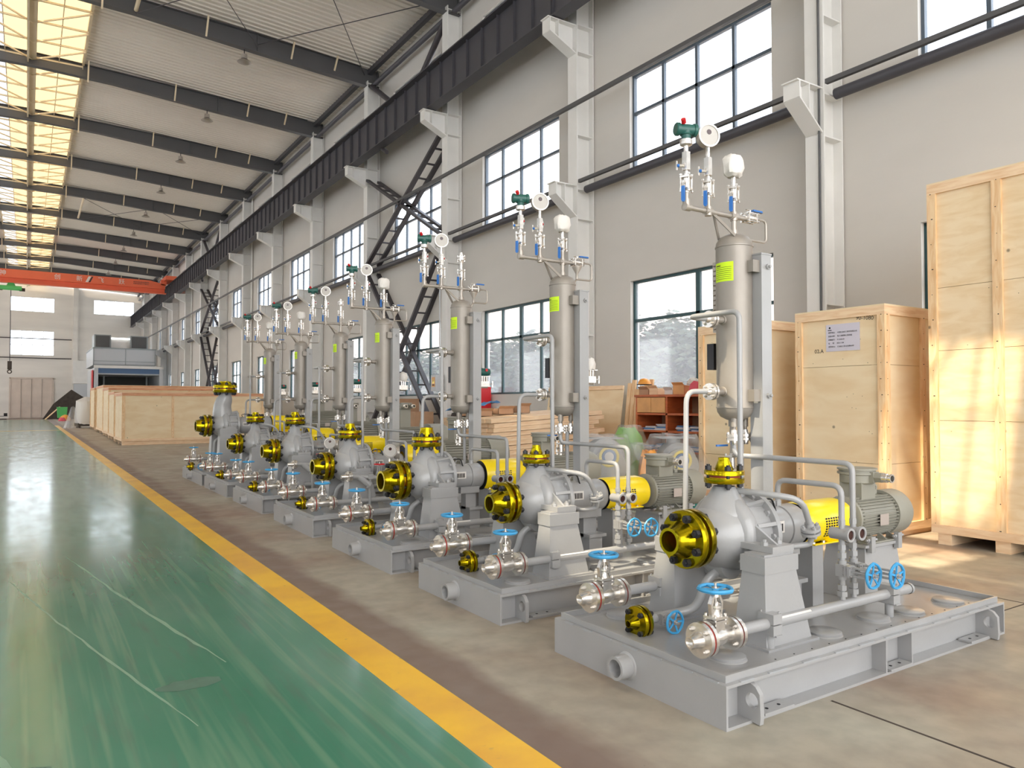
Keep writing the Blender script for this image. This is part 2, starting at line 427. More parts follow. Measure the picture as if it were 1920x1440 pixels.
def window(x, o, split, low, inward=-1):
    wi[0] += 1
    y0, y1, z0, z1 = o; n = 2 if (low and abs(y0-8.04) < .1) else 4; zs = z0+(z1-z0)*split; xf = x-inward*.10
    w = ob('window_%d' % wi[0], None, loc=(xf, y0, z0), kind=S)
    W, H, s = y1-y0, z1-z0, zs-z0; fm = 'frame_teal' if low else 'frame_grey'
    def fr():
        q = G(fm); t = .05
        q.box(-.04,0,0,.04,t,H); q.box(-.04,W-t,0,.04,W,H); q.box(-.04,0,0,.04,W,t); q.box(-.04,0,H-t,.04,W,H)
        q.box(-.035,0,s-.03,.035,W,s+.03)
        for i in range(1, n):
            b2 = .05 if (low and i == n//2) else .03; q.box(-.035, W*i/n-b2, 0, .035, W*i/n+b2, H)
        return q
    ob('window_frame', cached(('wf', low, n, round(H, 2)), fr), w)
    for i in range(n):
        for (a, b2) in ((0, s), (s, H)):
            pm = 'pane_frost' if low else 'pane_clear'
            ob('pane', cached(('pane', pm, n, round(b2-a, 2)), lambda: G(pm).box(-.004, .02, .02, .004, W/n-.02, b2-a-.02)), w, (0, W*i/n, a))
for o in ops:
    r = [q for q in ROWS if q[0] == o[2]][0]
    window(WALLX+.02, o, r[2], o[2] < 3)
for o in ops:
    if o[2] > 9: continue
    r = [q for q in ROWS if q[0] == o[2]][0]
    if o[0] < 60 and not (o[2] < 3 and any(o[0] < q_[1] and o[1] > q_[0] for q_ in added_openings)): window(-WALLX-.02, o, r[2], o[2] < 3, 1)

# ---- end wall
eo = [(-1.5, 2.3, 11.0, 12.45), (-1.46, 2.3, 6.5, 9.0), (5.9, 9.75, 11.1, 12.6), (-9.7, -5.9, 11.1, 12.6)]
q = G('wall_end'); xs = sorted(set([-10.74, 10.74] + [o[0] for o in eo] + [o[1] for o in eo]))
for a, b2 in zip(xs, xs[1:]):
    h = sorted([(o[2], o[3]) for o in eo if o[0] <= a+1e-6 and o[1] >= b2-1e-6]); z = 0
    for p, r in h: q.box(a, ENDY, z, b2, ENDY+.24, p); z = r
    q.box(a, ENDY, z, b2, ENDY+.24, 14.1)
q.box(4.0, ENDY-.35, 0, 4.45, ENDY, 14.1)
ob('wall_end', q, kind=S)
for o in eo:
    wi[0] += 1
    w = ob('window_%d' % wi[0], None, loc=(o[0], ENDY+.08, o[2]), kind=S); W, H = o[1]-o[0], o[3]-o[2]
    q = G('frame_grey')
    for i in range(5): q.box(W*i/4-.02, -.03, 0, W*i/4+.02, .03, H)
    for z in (0, H) if H < 2 else (0, H*.42, H*.75, H): q.box(0, -.03, z-.02, W, .03, z+.02)
    ob('window_frame', q, w)
    for i in range(4): ob('pane', G('pane_clear').box(.02, -.004, .02, W/4-.02, .004, H-.02), w, (W*i/4, 0, 0))
q = G('column_white').box(4.02, ENDY-1.0, 3.6, 6.0, ENDY-.36, 6.0)
ob('column_casing', q, kind=S)
q = G('booth_panel').box(4.1, ENDY-1.0, 1.7, 6.0, ENDY-.36, 3.58); q.m('black').box(4.4, ENDY-1.0, .0, 6.0, ENDY-.36, 1.68)
ob('column_cladding', q, kind=S)
q = G('brace')
for z in (6.2, 8.2): q.cyl((-10.4, ENDY-.2, z), (3.9, ENDY-.2, z), .05, 8)
ob('wall_pipe', q, kind=S)
d = ob('door_1', None, loc=(-1.44, ENDY-.06, 0), kind=S)
q = G('steel_door')
for x in (0, 3.73): q.box(x-.06, -.08, 0, x+.06, .05, 4.15)
q.box(-.06, -.08, 4.05, 3.79, .05, 4.2)
ob('door_frame', q, d)
for i in range(4):
    q = G('steel_door'); x = .06+i*.9025; q.box(x+.02, -.03, .05, x+.88, .01, 4.03)
    for a in (x+.02, x+.82): q.box(a, -.06, .05, a+.06, -.03, 4.03)
    for z in (.05, 1.55, 3.97): q.box(x+.08, -.055, z, x+.82, -.03, z+.06)
    ob('door_panel', q, d)

# ---- columns with corbels
def column_mesh():
    q = G('column_white'); x0, x1 = 10.0, 10.48; w = .16
    q.box(x0, -w, 0, x0+.025, w, 13.0); q.box(x1-.025, -w, 0, x1, w, 13.0); q.box(x0+.025, -.008, 0, x1-.025, .008, 13.0)
    for z in (1.2, 3.0, 5.55, 6.2, 7.4, 9.25, 9.85, 11.2, 12.9):
        q.box(x0+.025, -w+.01, z-.012, x1-.025, w-.01, z+.012)
    return q
def corbel_mesh(xt, zt, zb, th):
    q = G('column_white'); w = .14; xb = 10.0
    q.box(xt-.06, -w, zt-.02, xb, w, zt)
    q.prism([(xt, zt-.02), (xb, zt-.02), (xb, zb), (xt, zt-th)], (0, -.01, 0), (1,0,0), (0,0,1), (0,1,0), .02)
    a = Vector((xt, 0, zt-th)); b2 = Vector((xb, 0, zb)); d = (b2-a).normalized(); nrm = Vector((-d.z, 0, d.x))
    q.bar(a, b2, 2*w, .025, up=nrm); q.box(xt-.012, -w, zt-th, xt+.012, w, zt-.02)
    q.box(xt+.22, -w, zt-.40 if th < .4 else zt-.5, xt+.235, w, zt-.02)
    return q
cm = cached('column', column_mesh); c_lo = cached('corbel_low', lambda: corbel_mesh(9.46, 6.28, 5.6, .26)); c_hi = cached('corbel_high', lambda: corbel_mesh(9.30, 9.83, 9.2, .30))
for k in KS:
    y = COL0 + BAY*k
    if y > ENDY-1 or y < Y0: continue
    for side in (0, 1):
        c = ob('steel_column', cm, None, (0, y, 0), (0, 0, PI*side), kind=S)
        ob('corbel', c_lo, c); ob('corbel', c_hi, c)
# ---- crane girders, one per bay
def girder_mesh():
    q = G('girder'); L = BAY-.02
    q.box(-.008, 0, -.55, .008, L, .55); q.box(-.16, 0, -.57, .16, L, -.54); q.box(-.19, 0, .54, .19, L, .57)
    for i in range(9):
        y = .01+i*(L-.03)/8; q.box(-.075, y, -.54, .075, y+.012, .54)
    q.box(-.035, 0, .57, .035, L, .69)
    return q
gm = cached('girder', girder_mesh)
for k in range(-3, 14):
    y = COL0 + BAY*k + .01
    for side in (0, 1):
        o = ob('crane_girder', gm, None, (9.5 if not side else -9.5, y, 10.42), kind=S)
# ---- longitudinal members on the right wall
q = G('rafter').box(9.93, Y0, 8.02, 10.0, ENDY, 8.10); ob('wall_rail', q, kind=S)
for k in range(-3, 14):
    y = COL0+BAY*k
    t = ob('strut_pipe', G('girder').cyl((10.22, y+.22, 6.20), (10.22, y+BAY-.22, 6.20), .085, 14), kind=S)
    t = ob('strut_rail', G('rafter').box(10.02, y+.17, 6.33, 10.09, y+BAY-.17, 6.40), kind=S)
    t = ob('eave_strut', G('girder').cyl((10.2, y+.2, 12.85), (10.2, y+BAY-.2, 12.85), .08, 10), kind=S)
    q = G('rafter')
    for z in (8.9, 12.3): q.box(10.30, y+.2, z, 10.36, y+.3, z+.1)
ob('eave_purlin', G('girder').box(10.05, Y0, 13.28, 10.2, ENDY, 13.45), kind=S)
# ---- ladder-type cross bracing between two columns
def ladder(q, p, r, w=.42):
    p, r = Vector(p), Vector(r); d = (r-p).normalized(); n = Vector((1, 0, 0)).cross(d).normalized()
    for s_ in (-1, 1):
        q.bar(p+Vector((s_*w/2, 0, 0)), r+Vector((s_*w/2, 0, 0)), .08, .14, up=(1,0,0))
    L = (r-p).length; m = int(L/.62)
    for i in range(1, m):
        c = p+d*(L*i/m); q.bar(c-Vector((w/2, 0, 0)), c+Vector((w/2, 0, 0)), .05, .05)
for kb in (2, 7):
    ya, yb = COL0+BAY*kb+.2, COL0+BAY*(kb+1)-.2
    for za, zb in ((.3, 6.1), (6.4, 9.4)):
        b0 = ob('ladder_brace', None, loc=(0, 0, 0), kind=S)
        q = G('brace'); ladder(q, (10.22, ya, za), (10.22, yb, zb)); ob('brace_arm', q, b0)
        q = G('brace'); ladder(q, (10.22, ya, zb), (10.22, yb, za)); ob('brace_arm', q, b0)
    b0 = ob('pipe_brace', None, kind=S); ym = (ya+yb)/2
    for y in (ya, yb):
        ob('brace_arm', G('brace').cyl((10.15, y, 12.8), (10.15, ym, 10.9), .09, 10), b0)
    ob('brace_arm', G('brace').cyl((9.6, ym+.2, 9.6), (9.95, yb, 10.9), .07, 10), b0)
# ---- downpipes and conduits
for y in (COL0+.25+BAY*3, COL0+BAY*6-.5, COL0+BAY*9-.5):
    ob('downpipe', G('column_white').cyl((10.42, y+.15, 0), (10.42, y+.15, 13), .055, 10), kind=S)
ob('conduit', G('rafter').cyl((9.97, COL0-.10, 2.5), (9.97, COL0-.10, 13), .018, 8), kind=S)
# ---- roof
def sheet(xa, za, xb, zb):
    q = G('roof_sheet'); n = 24; vs = []; fs = []; p = BAY/n
    for i in range(n+1):
        for dy, dz in ((0, 0), (.03, -.035), (.07, -.035), (.10, 0)):
            if i == n and dy > 0: continue
            y = i*p+dy; vs += [(xa, y, za+dz), (xb, y, zb+dz)]
    for j in range(len(vs)//2-1): fs.append((2*j, 2*j+1, 2*j+3, 2*j+2))
    q.add(vs, fs); return q
zr = lambda x: 14.05 - .058*abs(x)
RX = 1.55
sR = cached('sheetR', lambda: sheet(RX, zr(RX), 10.8, zr(10.8)))
sL = cached('sheetL', lambda: sheet(-10.8, zr(10.8), -RX, zr(RX)))
ceil = ob('ceiling', None, kind=S)
for k in range(-4, 14):
    y = COL0+BAY*k
    ob('roof_sheet', sR, ceil, (0, y, 0))
    if k == -1:   # two clear openings added in this unseen bay to shape the sun patches
        a, b2 = 1.70-y, 3.10-y
        for x0, x1, ya, yb in ((-10.8, -4.7, 0, BAY), (-3.2, -RX, 0, BAY), (-4.7, -3.2, 0, a), (-4.7, -3.2, b2, BAY)):
            ob('roof_sheet', G('roof_sheet').box(x0, ya, zr(5)-.02, x1, yb, zr(5)), ceil, (0, y, 0))
        ob('sun_opening', G('pane_clear').box(-4.7, a, zr(5)-.01, -3.2, b2, zr(5)), ceil, (0, y, 0))
        for xa, xb, mm in ((1.1, RX, 'skylight_yellow'), (-RX, -1.499, 'skylight_blue')):
            ob('skylight_panel', G(mm).add([(xa, 0, zr(xa)), (xb, 0, zr(xb)), (xb, BAY, zr(xb)), (xa, BAY, zr(xa))], [(0, 1, 2, 3)]), ceil, (0, y, 0))
        for ya, yb in ((0, 1.95-y), (3.15-y, BAY)):
            ob('skylight_panel', G('skylight_yellow').add([(-1.499, ya, 14), (1.1, ya, 14), (1.1, yb, 14), (-1.499, yb, 14)], [(0, 1, 2, 3)]), ceil, (0, y, 0))
        continue
    ob('roof_sheet', sL, ceil, (0, y, 0))
    for (xa, xb, mm) in ((0.03, RX, 'skylight_yellow'), (-.8, -.03, 'skylight_yellow'), (-RX, -.8, 'skylight_blue')):
        q = G(mm); q.add([(xa, 0, zr(xa)), (xb, 0, zr(xb)), (xb, BAY, zr(xb)), (xa, BAY, zr(xa))], [(0, 1, 2, 3)])
        ob('skylight_panel', cached(('sky', xa), lambda: q), ceil, (0, y, 0))
# ---- rafters, fly braces, lattice under the skylight
def rafter_mesh():
    q = G('rafter'); top = [(0, 13.85), (2.5, 13.78), (6.2, 13.66), (10.48, 13.46)]; bot = [(0, 13.38), (2.5, 13.32), (6.2, 13.06), (10.0, 12.84), (10.48, 12.84)]
    for s_ in (1, -1):
        q.prism([(s_*a, b2) for a, b2 in bot]+[(s_*a, b2) for a, b2 in reversed(top)], (0, -.006, 0), (1,0,0), (0,0,1), (0,1,0), .012)
        for P_ in (top, bot):
            for a, b2 in zip(P_, P_[1:]): q.bar((s_*a[0], 0, a[1]), (s_*b2[0], 0, b2[1]), .24, .02, up=(0,0,1))
        q.box(s_*10.4, -.1, 12.84, s_*10.42, .1, 13.46); q.box(s_*6.2-.01, -.1, 13.06, s_*6.2+.01, .1, 13.66)
    return q
rm = cached('rafter', rafter_mesh)
def fly():
    q = G('ridge_steel')
    for x in (1.7, 4.6, 7.3, 8.8):
        for s_ in (1, -1): q.bar((s_*x, -.10, 13.2-.04*x/3), (s_*x, -.45, 13.9-.05*x), .05, .05)
    return q
fm = cached('fly', fly)
def lattice():
    q = G('ridge_steel'); L = BAY
    q.box(-.12, .02, 13.62, .12, L-.02, 13.78); q.box(-.16, .02, 13.48, -.10, L-.02, 13.62)
    for s_ in (1, -1):
        q.box(s_*RX-.04, .02, 13.76, s_*RX+.04, L-.02, 13.92); q.box(s_*.8-.015, .02, 13.72, s_*.8+.015, L-.02, 13.75)
        for i in range(5):
            y = L*i/4
            q.bar((0, y if i else .05, 13.70), (s_*RX, y if i else .05, 13.72), .05, .06)
            if i < 4: q.bar((0, y+L/4, 13.62), (s_*RX, y, 13.66), .04, .05)
    return q
lm = cached('lattice', lattice)
for k in range(-3, 14):
    y = COL0+BAY*k
    o = ob('roof_rafter', rm, None, (0, y, 0), kind=S); ob('fly_brace', fm, o)
    ob('skylight_lattice', lm, None, (0, y, 0), kind=S)
for y in (COL0+BAY*2, COL0+BAY*7):
    q = G('brace')
    for a, b2 in ((2.6, 6.2), (6.2, 9.9)):
        q.cyl((a, y+.1, 13.3), (b2, y+BAY-.1, 13.2), .014, 6); q.cyl((b2, y+.1, 13.2), (a, y+BAY-.1, 13.3), .014, 6)
    ob('roof_tie_rod', q, kind=S)
    ob('roof_strut', G('ridge_steel').cyl((2.6, y+.1, 13.4), (2.6, y+BAY-.1, 13.4), .06, 10), kind=S)
# ---- high-bay lamps
def lamp_root(first=None):
    pass
lg = G('lamp_alu'); lg.lathe((0,0,0), (0,0,-1), [(.02,0),(.02,.09),(.16,.10),(.16,.05),(.19,.11),(.24,.19),(.27,.225),(.265,.225),(.235,.18),(.17,.08),(.17,0)], 24)
hk = G('darkbolt').cyl((0,0,.16), (0,0,-.02), .015, 8); hk.torus((0,0,.0), (1,0,0), .035, .008)
lmesh, hmesh = lg.mesh('lamp_shade'), hk.mesh('lamp_hook')
words = ['first', 'second', 'third', 'fourth', 'fifth', 'sixth', 'seventh', 'eighth', 'ninth']
for i, k in enumerate(range(3, 12)):
    t = thing('high_bay_lamp', 'aluminium bell-shaped high-bay lamp, %s in its row counting from the camera end' % words[i], 'lamp', (5.8, COL0+BAY*k+.02, 12.93), 0, 'high-bay lamps under the roof rafters')
    ob('lamp_shade', lmesh, t); ob('lamp_hook', hmesh, t)

# ================================================================ OVERHEAD CRANE
cr = thing('overhead_crane', 'orange overhead travelling crane with white characters spanning the hall', 'crane', (0, 64, 0))
q = G('orange_crane')
prof = [(-9.0, 10.55), (9.0, 10.55), (9.0, 10.85), (7.9, 11.1), (-7.9, 11.1), (-9.0, 10.85)]
q.prism(prof, (0, -.3, 0), (1,0,0), (0,0,1), (0,1,0), .6)
q.box(-9.0, -.06, 10.2, 9.0, .06, 10.55); q.box(-9.1, -.22, 10.14, 9.1, .22, 10.2); q.box(-9.0, -.33, 10.5, 9.0, .33, 10.56)
ob('crane_beam', q, cr)
for s_ in (-1, 1):
    q = G('orange_crane').box(s_*8.9, -1.3, 11.12, s_*9.68, 1.3, 11.42); q.box(s_*8.7, -.3, 10.8, s_*9.1, .3, 11.2)
    e = ob('end_carriage', q, cr)
    ob('wheel', G('darkbolt').cyl((s_*9.44, -1.0, 11.23), (s_*9.56, -1.0, 11.23), .12, 14).cyl((s_*9.44, 1.0, 11.23), (s_*9.56, 1.0, 11.23), .12, 14), e)
for ch, x in (('神', -1.75), ('创', 1.55), ('新', 2.95), ('飞', 4.35), ('跃', 5.75)):
    text('lettering', ch, .42, 'white', cr, (x, -.31, 10.66), (PI/2, 0, 0))
q = G('white').prism([(3.55, 10.58), (3.72, 10.58), (3.92, 11.02), (3.75, 11.02)], (0, -.312, 0), (1,0,0), (0,0,1), (0,1,0), .01)
q.m('brace').prism([(3.76, 10.58), (3.86, 10.58), (4.06, 11.02), (3.96, 11.02)], (0, -.312, 0), (1,0,0), (0,0,1), (0,1,0), .01)
ob('slash_mark', q, cr)
for z, s_ in ((10.86, '电动单梁起重机起重量吨'), (10.72, '起重机械吊物下严禁站人')):
    text('lettering', s_, .10, 'brace', cr, (6.75, -.31, z), (PI/2, 0, 0))
h = thing('crane_hoist', 'green electric hoist hanging under the orange crane beam with chain and hook', 'hoist', (-1.05, 64, 10.14))
q = G('lime'); q.box(-.5, -.18, -.5, .5, .18, -.25); q.cyl((-.65, -.28, -.38), (.65, -.28, -.38), .16, 14); q.prism([(-.3,-.25),(.3,-.25),(.18,0),(-.18,0)], (0,-.1,0), (1,0,0), (0,0,1), (0,1,0), .2)
ob('hoist_body', q, h)
q = G('junk_dark').cyl((-.9, .1, -.42), (-.5, .1, -.42), .13, 12).cyl((.5, .1, -.42), (.85, .1, -.42), .12, 12); ob('hoist_motor', q, h)
ob('chain', G('darkbolt').cyl((0, 0, -.5), (0, 0, -5.6), .025, 6), h)
ob('hook_block', G('junk_dark').box(-.13, -.08, -6.2, .13, .08, -5.6).torus((0, 0, -6.35), (0,1,0), .12, .035, 14, 6), h)

# ================================================================ PAINT BOOTH
bt = thing('paint_booth', 'grey panelled spray booth with open dark front and blue valance behind far crates', 'booth', (0, 68, 0))
q = G('booth_panel').box(4.4, 0, 4.6, 8.9, 8, 5.95); ob('upper_body', q, bt)
for a, b2 in ((4.45, 6.68), (6.74, 8.85)): ob('panel', G('booth_panel').box(a, -.03, 4.78, b2, 0, 5.88), bt)
q = G('booth_frame')
for x in (4.4, 6.68, 8.88): q.box(x, -.05, 4.62, x+.06, .02, 5.95)
for z in (4.62, 5.93, 4.9): q.box(4.4, -.05, z, 8.94, .01, z+.06)
q.box(4.36, -.06, 5.95, 8.98, 8, 6.02)
ob('frame', q, bt)
ob('canopy_beam', G('column_white').box(4.45, -.5, 4.35, 9.5, -.05, 4.57), bt)
ob('valance', G('booth_blue').box(4.7, -.3, 3.95, 9.3, -.22, 4.35), bt)
ob('side_panel', G('booth_panel').box(4.5, -.4, 0, 4.75, 8, 4.4), bt); ob('side_panel', G('booth_panel').box(9.2, -.4, 0, 9.45, 8, 4.4), bt)
ob('back_wall', G('booth_dark').box(4.7, 6, 0, 9.25, 6.1, 4.4), bt)
ob('liner', G('booth_panel').box(4.75, -.2, 3.85, 9.2, 6, 3.95), bt)
for x in (5.35, 8.6): ob('inner_post', G('booth_frame').box(x, 3, 0, x+.12, 3.2, 3.9), bt)
ob('red_panel', G('red').box(4.38, .2, 2.6, 4.44, 1.6, 4.2), bt)
for x0, x1 in ((4.5, 5.7), (7.1, 8.4)):
    u = ob('roof_unit', G('booth_frame').box(x0, .5, 6.02, x1, 3.0, 7.1), bt); ob('filter_screen', G('booth_dark').box(x0+.1, .44, 6.1, x1-.1, .5, 7.02), u)
ob('roof_duct', G('column_white').box(5.7, .9, 6.02, 7.1, 2.6, 6.75), bt)
em = bpy.data.materials.new('tube_lit'); em.use_nodes = True; em.node_tree.nodes['Principled BSDF'].inputs['Emission Color'].default_value = (1, 1, .95, 1); em.node_tree.nodes['Principled BSDF'].inputs['Emission Strength'].default_value = 1.2; MT['tube_lit'] = em
ob('tube_light', G('tube_lit').box(5.7, .8, 6.78, 7.1, .9, 6.92), bt)

# ================================================================ CRATES
def crate(name, x0, y0, x1, y1, z0, z1, label, group, nx, ny, facew=('ply', 'ply_h'), bt_=.09, seams=(), alt='pine'):
    t = thing(name, label, 'crate', (x0, y0, 0), 0, group); X, Y = x1-x0, y1-y0; e = .03
    z = z0
    # panels, each side set in behind its battens, split at the seams
    zs = [z] + [z+(z1-z)*s_ for s_ in seams] + [z1]
    for a, b2 in zip(zs, zs[1:]):
        ob('panel', G(facew[0]).box(e, e+.012, a+.002, e+.012, Y-e-.012, b2-.002), t)
        ob('panel', G(facew[0]).box(e, e, a+.002, X-e, e+.012, b2-.002), t)
    ob('panel', G(facew[0]).box(X-e-.012, e+.012, z, X-e, Y-e-.012, z1), t); ob('panel', G(facew[0]).box(e, Y-e-.012, z, X-e, Y-e, z1), t)
    ob('lid', G(facew[0]).box(0, 0, z1, X, Y, z1+.018), t)
    for i in range(ny+1):    # uprights on the -X face
        y = (Y-bt_)*i/ny; ob('batten', G('pine').box(0, y, z+.09, e, y+bt_, z1-.10), t)
    for i in range(nx+1):
        x = (X-bt_)*i/nx; ob('batten', G('pine').box(x, 0, z+.09, x+bt_, e, z1-.10) if i else G('pine').box(x+e, 0, z+.09, x+bt_+e*.5, e, z1-.10), t)
    for zz in (z, z1-.10):
        ob('batten', G('pine_h' if alt == 'pine' or zz == z else alt).box(0, 0, zz, e, Y, zz+(.09 if zz == z else .10)), t)
        ob('batten', G('pine_h' if alt == 'pine' or zz == z else alt).box(e, 0, zz, X, e, zz+(.09 if zz == z else .10)), t)
    for i in range(3):
        y = .05+(Y-.25)*i/2; ob('skid_runner', G('pine_h').box(.02, y, 0, X-.02, y+.14, z0), t)
    # nail heads
    q = G('ink'); rnd = random.Random(int(x0*100))
    for i in range(ny+1):
        y = (Y-bt_)*i/ny+bt_/2
        for j in range(14): q.cyl((.002, y+rnd.uniform(-.02, .02), z+.1+(z1-z-.2)*j/13), (-.001, y, z+.1+(z1-z-.2)*j/13), .005, 5)
    for i in range(nx+1):
        x = (X-bt_)*i/nx+bt_/2
        for j in range(14): q.cyl((x+rnd.uniform(-.02, .02), .002, z+.1+(z1-z-.2)*j/13), (x, -.001, z+.1+(z1-z-.2)*j/13), .005, 5)
    for j in range(16):
        q.cyl((e+.001, rnd.uniform(.1, Y-.1), rnd.uniform(z+.2, z1-.2)), (e-.001, rnd.uniform(.1, Y-.1), rnd.uniform(z+.2, z1-.2)), .0001, 3) if False else None
        yy, zz = rnd.uniform(.15, Y-.15), rnd.uniform(z+.2, z1-.2); q.cyl((e+.001, yy, zz), (e-.002, yy, zz), .004, 5)
    o = ob('nail_heads', q, t, kind='stuff')
    return t
crate('shipping_crate', 8.19, 2.9, 10.0, 4.28, .12, 3.87, 'tallest plywood shipping crate standing at the right edge on timber feet', 'plywood shipping crates', 3, 2, ('ply_h', 'ply'), seams=(.32, .52, .7))
t2 = crate('shipping_crate', 7.98, 4.65, 9.6, 5.80, .06, 2.60, 'plywood shipping crate with a white paper sheet beside the tallest crate', 'plywood shipping crates', 2, 1, seams=(.3, .74))
crate('shipping_crate', 7.90, 6.20, 9.2, 7.32, .06, 2.56, 'plywood shipping crate half hidden behind the nearest steel post', 'plywood shipping crates', 1, 1, seams=(.3,))
p = ob('paper_sheet', G('paper').box(.024, .31, 2.12, .028, .74, 2.44), t2, label='white printed paper sheet')
for i, s_ in enumerate(('收货单位：  中国石油化工股份有限公司', '设备名称：  化工流程离心泵机组', '设备编号：  P-2104A/B', '位      号：  2024-1108', '发货单位：  石油化工泵业有限公司')):
    text('lettering', s_, .021, 'ink', p, (.0225, .71, 2.335-i*.042), (PI/2, 0, -PI/2), .0003)
ob('emblem', G('ink').cyl((.023, .69, 2.40), (.0225, .69, 2.40), .012, 12).box(.0225, .665, 2.368, .023, .715, 2.376), p)
text('handwriting', '90-1080', .065, 'ink', t2, (.029, .36, 2.47), (PI/2, .09, -PI/2), .0004)
text('handwriting', '02.A', .065, 'ink', t2, (.029, .90, 2.11), (PI/2, 0, -PI/2), .0004)
for i, (x0, y0, x1, y1, z1, lb) in enumerate((
    (2.88, 30.1, 7.9, 32.9, 1.89, 'long low plywood crate closest to the pump row, speckled end panel'),
    (2.98, 34.2, 7.9, 36.8, 1.98, 'long plywood crate second in the far stack row'),
    (3.05, 37.6, 8.1, 40.6, 2.22, 'long plywood crate with red edge boards, third in the far crate row'),
    (3.15, 41.6, 8.3, 46.0, 2.40, 'long plywood crate in front of the spray booth, fourth in the far crate row'),
    (3.25, 48.8, 8.3, 52.2, 2.40, 'long plywood crate farthest away beside the plastic-wrapped machine'))):
    crate('long_crate', x0, y0, x1, y1, .14, z1, lb, 'long plywood crates in front of the booth', 3, 1, alt='pine_red')

# ================================================================ FAR END CLUTTER
w = thing('wrapped_machine', 'machine wrapped in crumpled white plastic beside the far crates', 'machine', (2.3, 53, 0))
q = G('junk_dark').box(.2, 0, .12, 1.5, .8, .3); q.box(.3, -.05, 0, .5, .8, .12); q.box(1.2, -.05, 0, 1.4, .8, .12); ob('base', q, w)
q = G('white'); r_ = random.Random(3); vs = []; n = 20
q.lathe((.85, .4, .35), (0,0,1), [(-.1,.62),(.3,.66),(.8,.6),(1.3,.55),(1.45,.3),(1.55,.15),(1.6,0)], 22)
q.v = [(x+r_.uniform(-.05,.05), y+r_.uniform(-.05,.05), z+r_.uniform(-.03,.03)) for x, y, z in q.v]; ob('plastic_wrap', q, w)
q = G('film'); q.lathe((.1, .3, 0), (0,0,1), [(0,.5),(.6,.32),(1.3,.1),(1.35,0)], 14); ob('loose_film', q, w)
t = thing('sheet_metal_offcut', 'dark triangular steel sheet leaning on the end wall', 'steel sheet', (3.2, 85, 0))
ob('plate', G('junk_dark').prism([(-1.9, 0), (1.9, 0), (1.9, 1.9), (.5, 2.9), (-1.0, 1.5)], (0, 0, 0), (1,0,0), (0,.1,1), (0,1,0), .05), t)
t = thing('waste_bin', 'lime green bin standing by the dark steel sheet', 'bin', (2.75, 80, 0))
ob('bin_body', G('lime').fr((-.35, -.3, .35, .3, .2), (-.42, -.36, .42, .36, 1.2)), t); ob('leg', G('black').box(-.3, -.2, 0, -.2, .2, .2).box(.2, -.2, 0, .3, .2, .2), t)
for i, (x, y, s_, m_, nm, lb) in enumerate(((2.9, 77, .45, 'orange', 'cloth_bundle', 'orange cloth bundle on the floor before the wrapped machine'), (2.6, 75, .3, 'pink', 'cloth_bundle', 'pink cloth bundle on the floor by the plastic'), (-1.9, 86, .8, 'black', 'tool_cart', 'black tool cart beside the steel door'), (-2.6, 86.5, .7, 'junk_dark', 'steel_drum', 'dark steel drum near the tool cart'))):
    t = thing(nm, lb, nm.split('_')[-1], (x, y, 0)); q = G(m_)
    if nm == 'steel_drum': q.lathe((0,0,0), (0,0,1), [(0,0),(0,.3),(.3,.3),(.32,.32),(.34,.3),(.9,.3),(.9,0)], 16)
    elif nm == 'tool_cart': q.box(-.4,-.3,.3,.4,.3,.34).box(-.4,-.3,.0,.34,.3,.06).box(-.4,-.3,0,-.36,.3,.8).box(.1,-.25,.34,.38,.25,.6)
    else:
        q.lathe((0,0,0), (0,0,1), [(0,0),(0,s_),(s_*.5,s_*.9),(s_,s_*.4),(s_*1.1,0)], 14); rr_ = random.Random(i); q.v = [(a+rr_.uniform(-.05,.05), b2+rr_.uniform(-.05,.05), max(0, c+rr_.uniform(-.05,.05))) for a, b2, c in q.v]
    ob('body' if nm != 'steel_drum' else 'drum_body', q, t)
t = thing('timber_offcut', 'pale board leaning against the dark steel sheet', 'board', (1.5, 83, 0)); ob('board', G('pine').bar((0, 0, .02), (1.2, 1.2, 1.2), .15, .04), t)

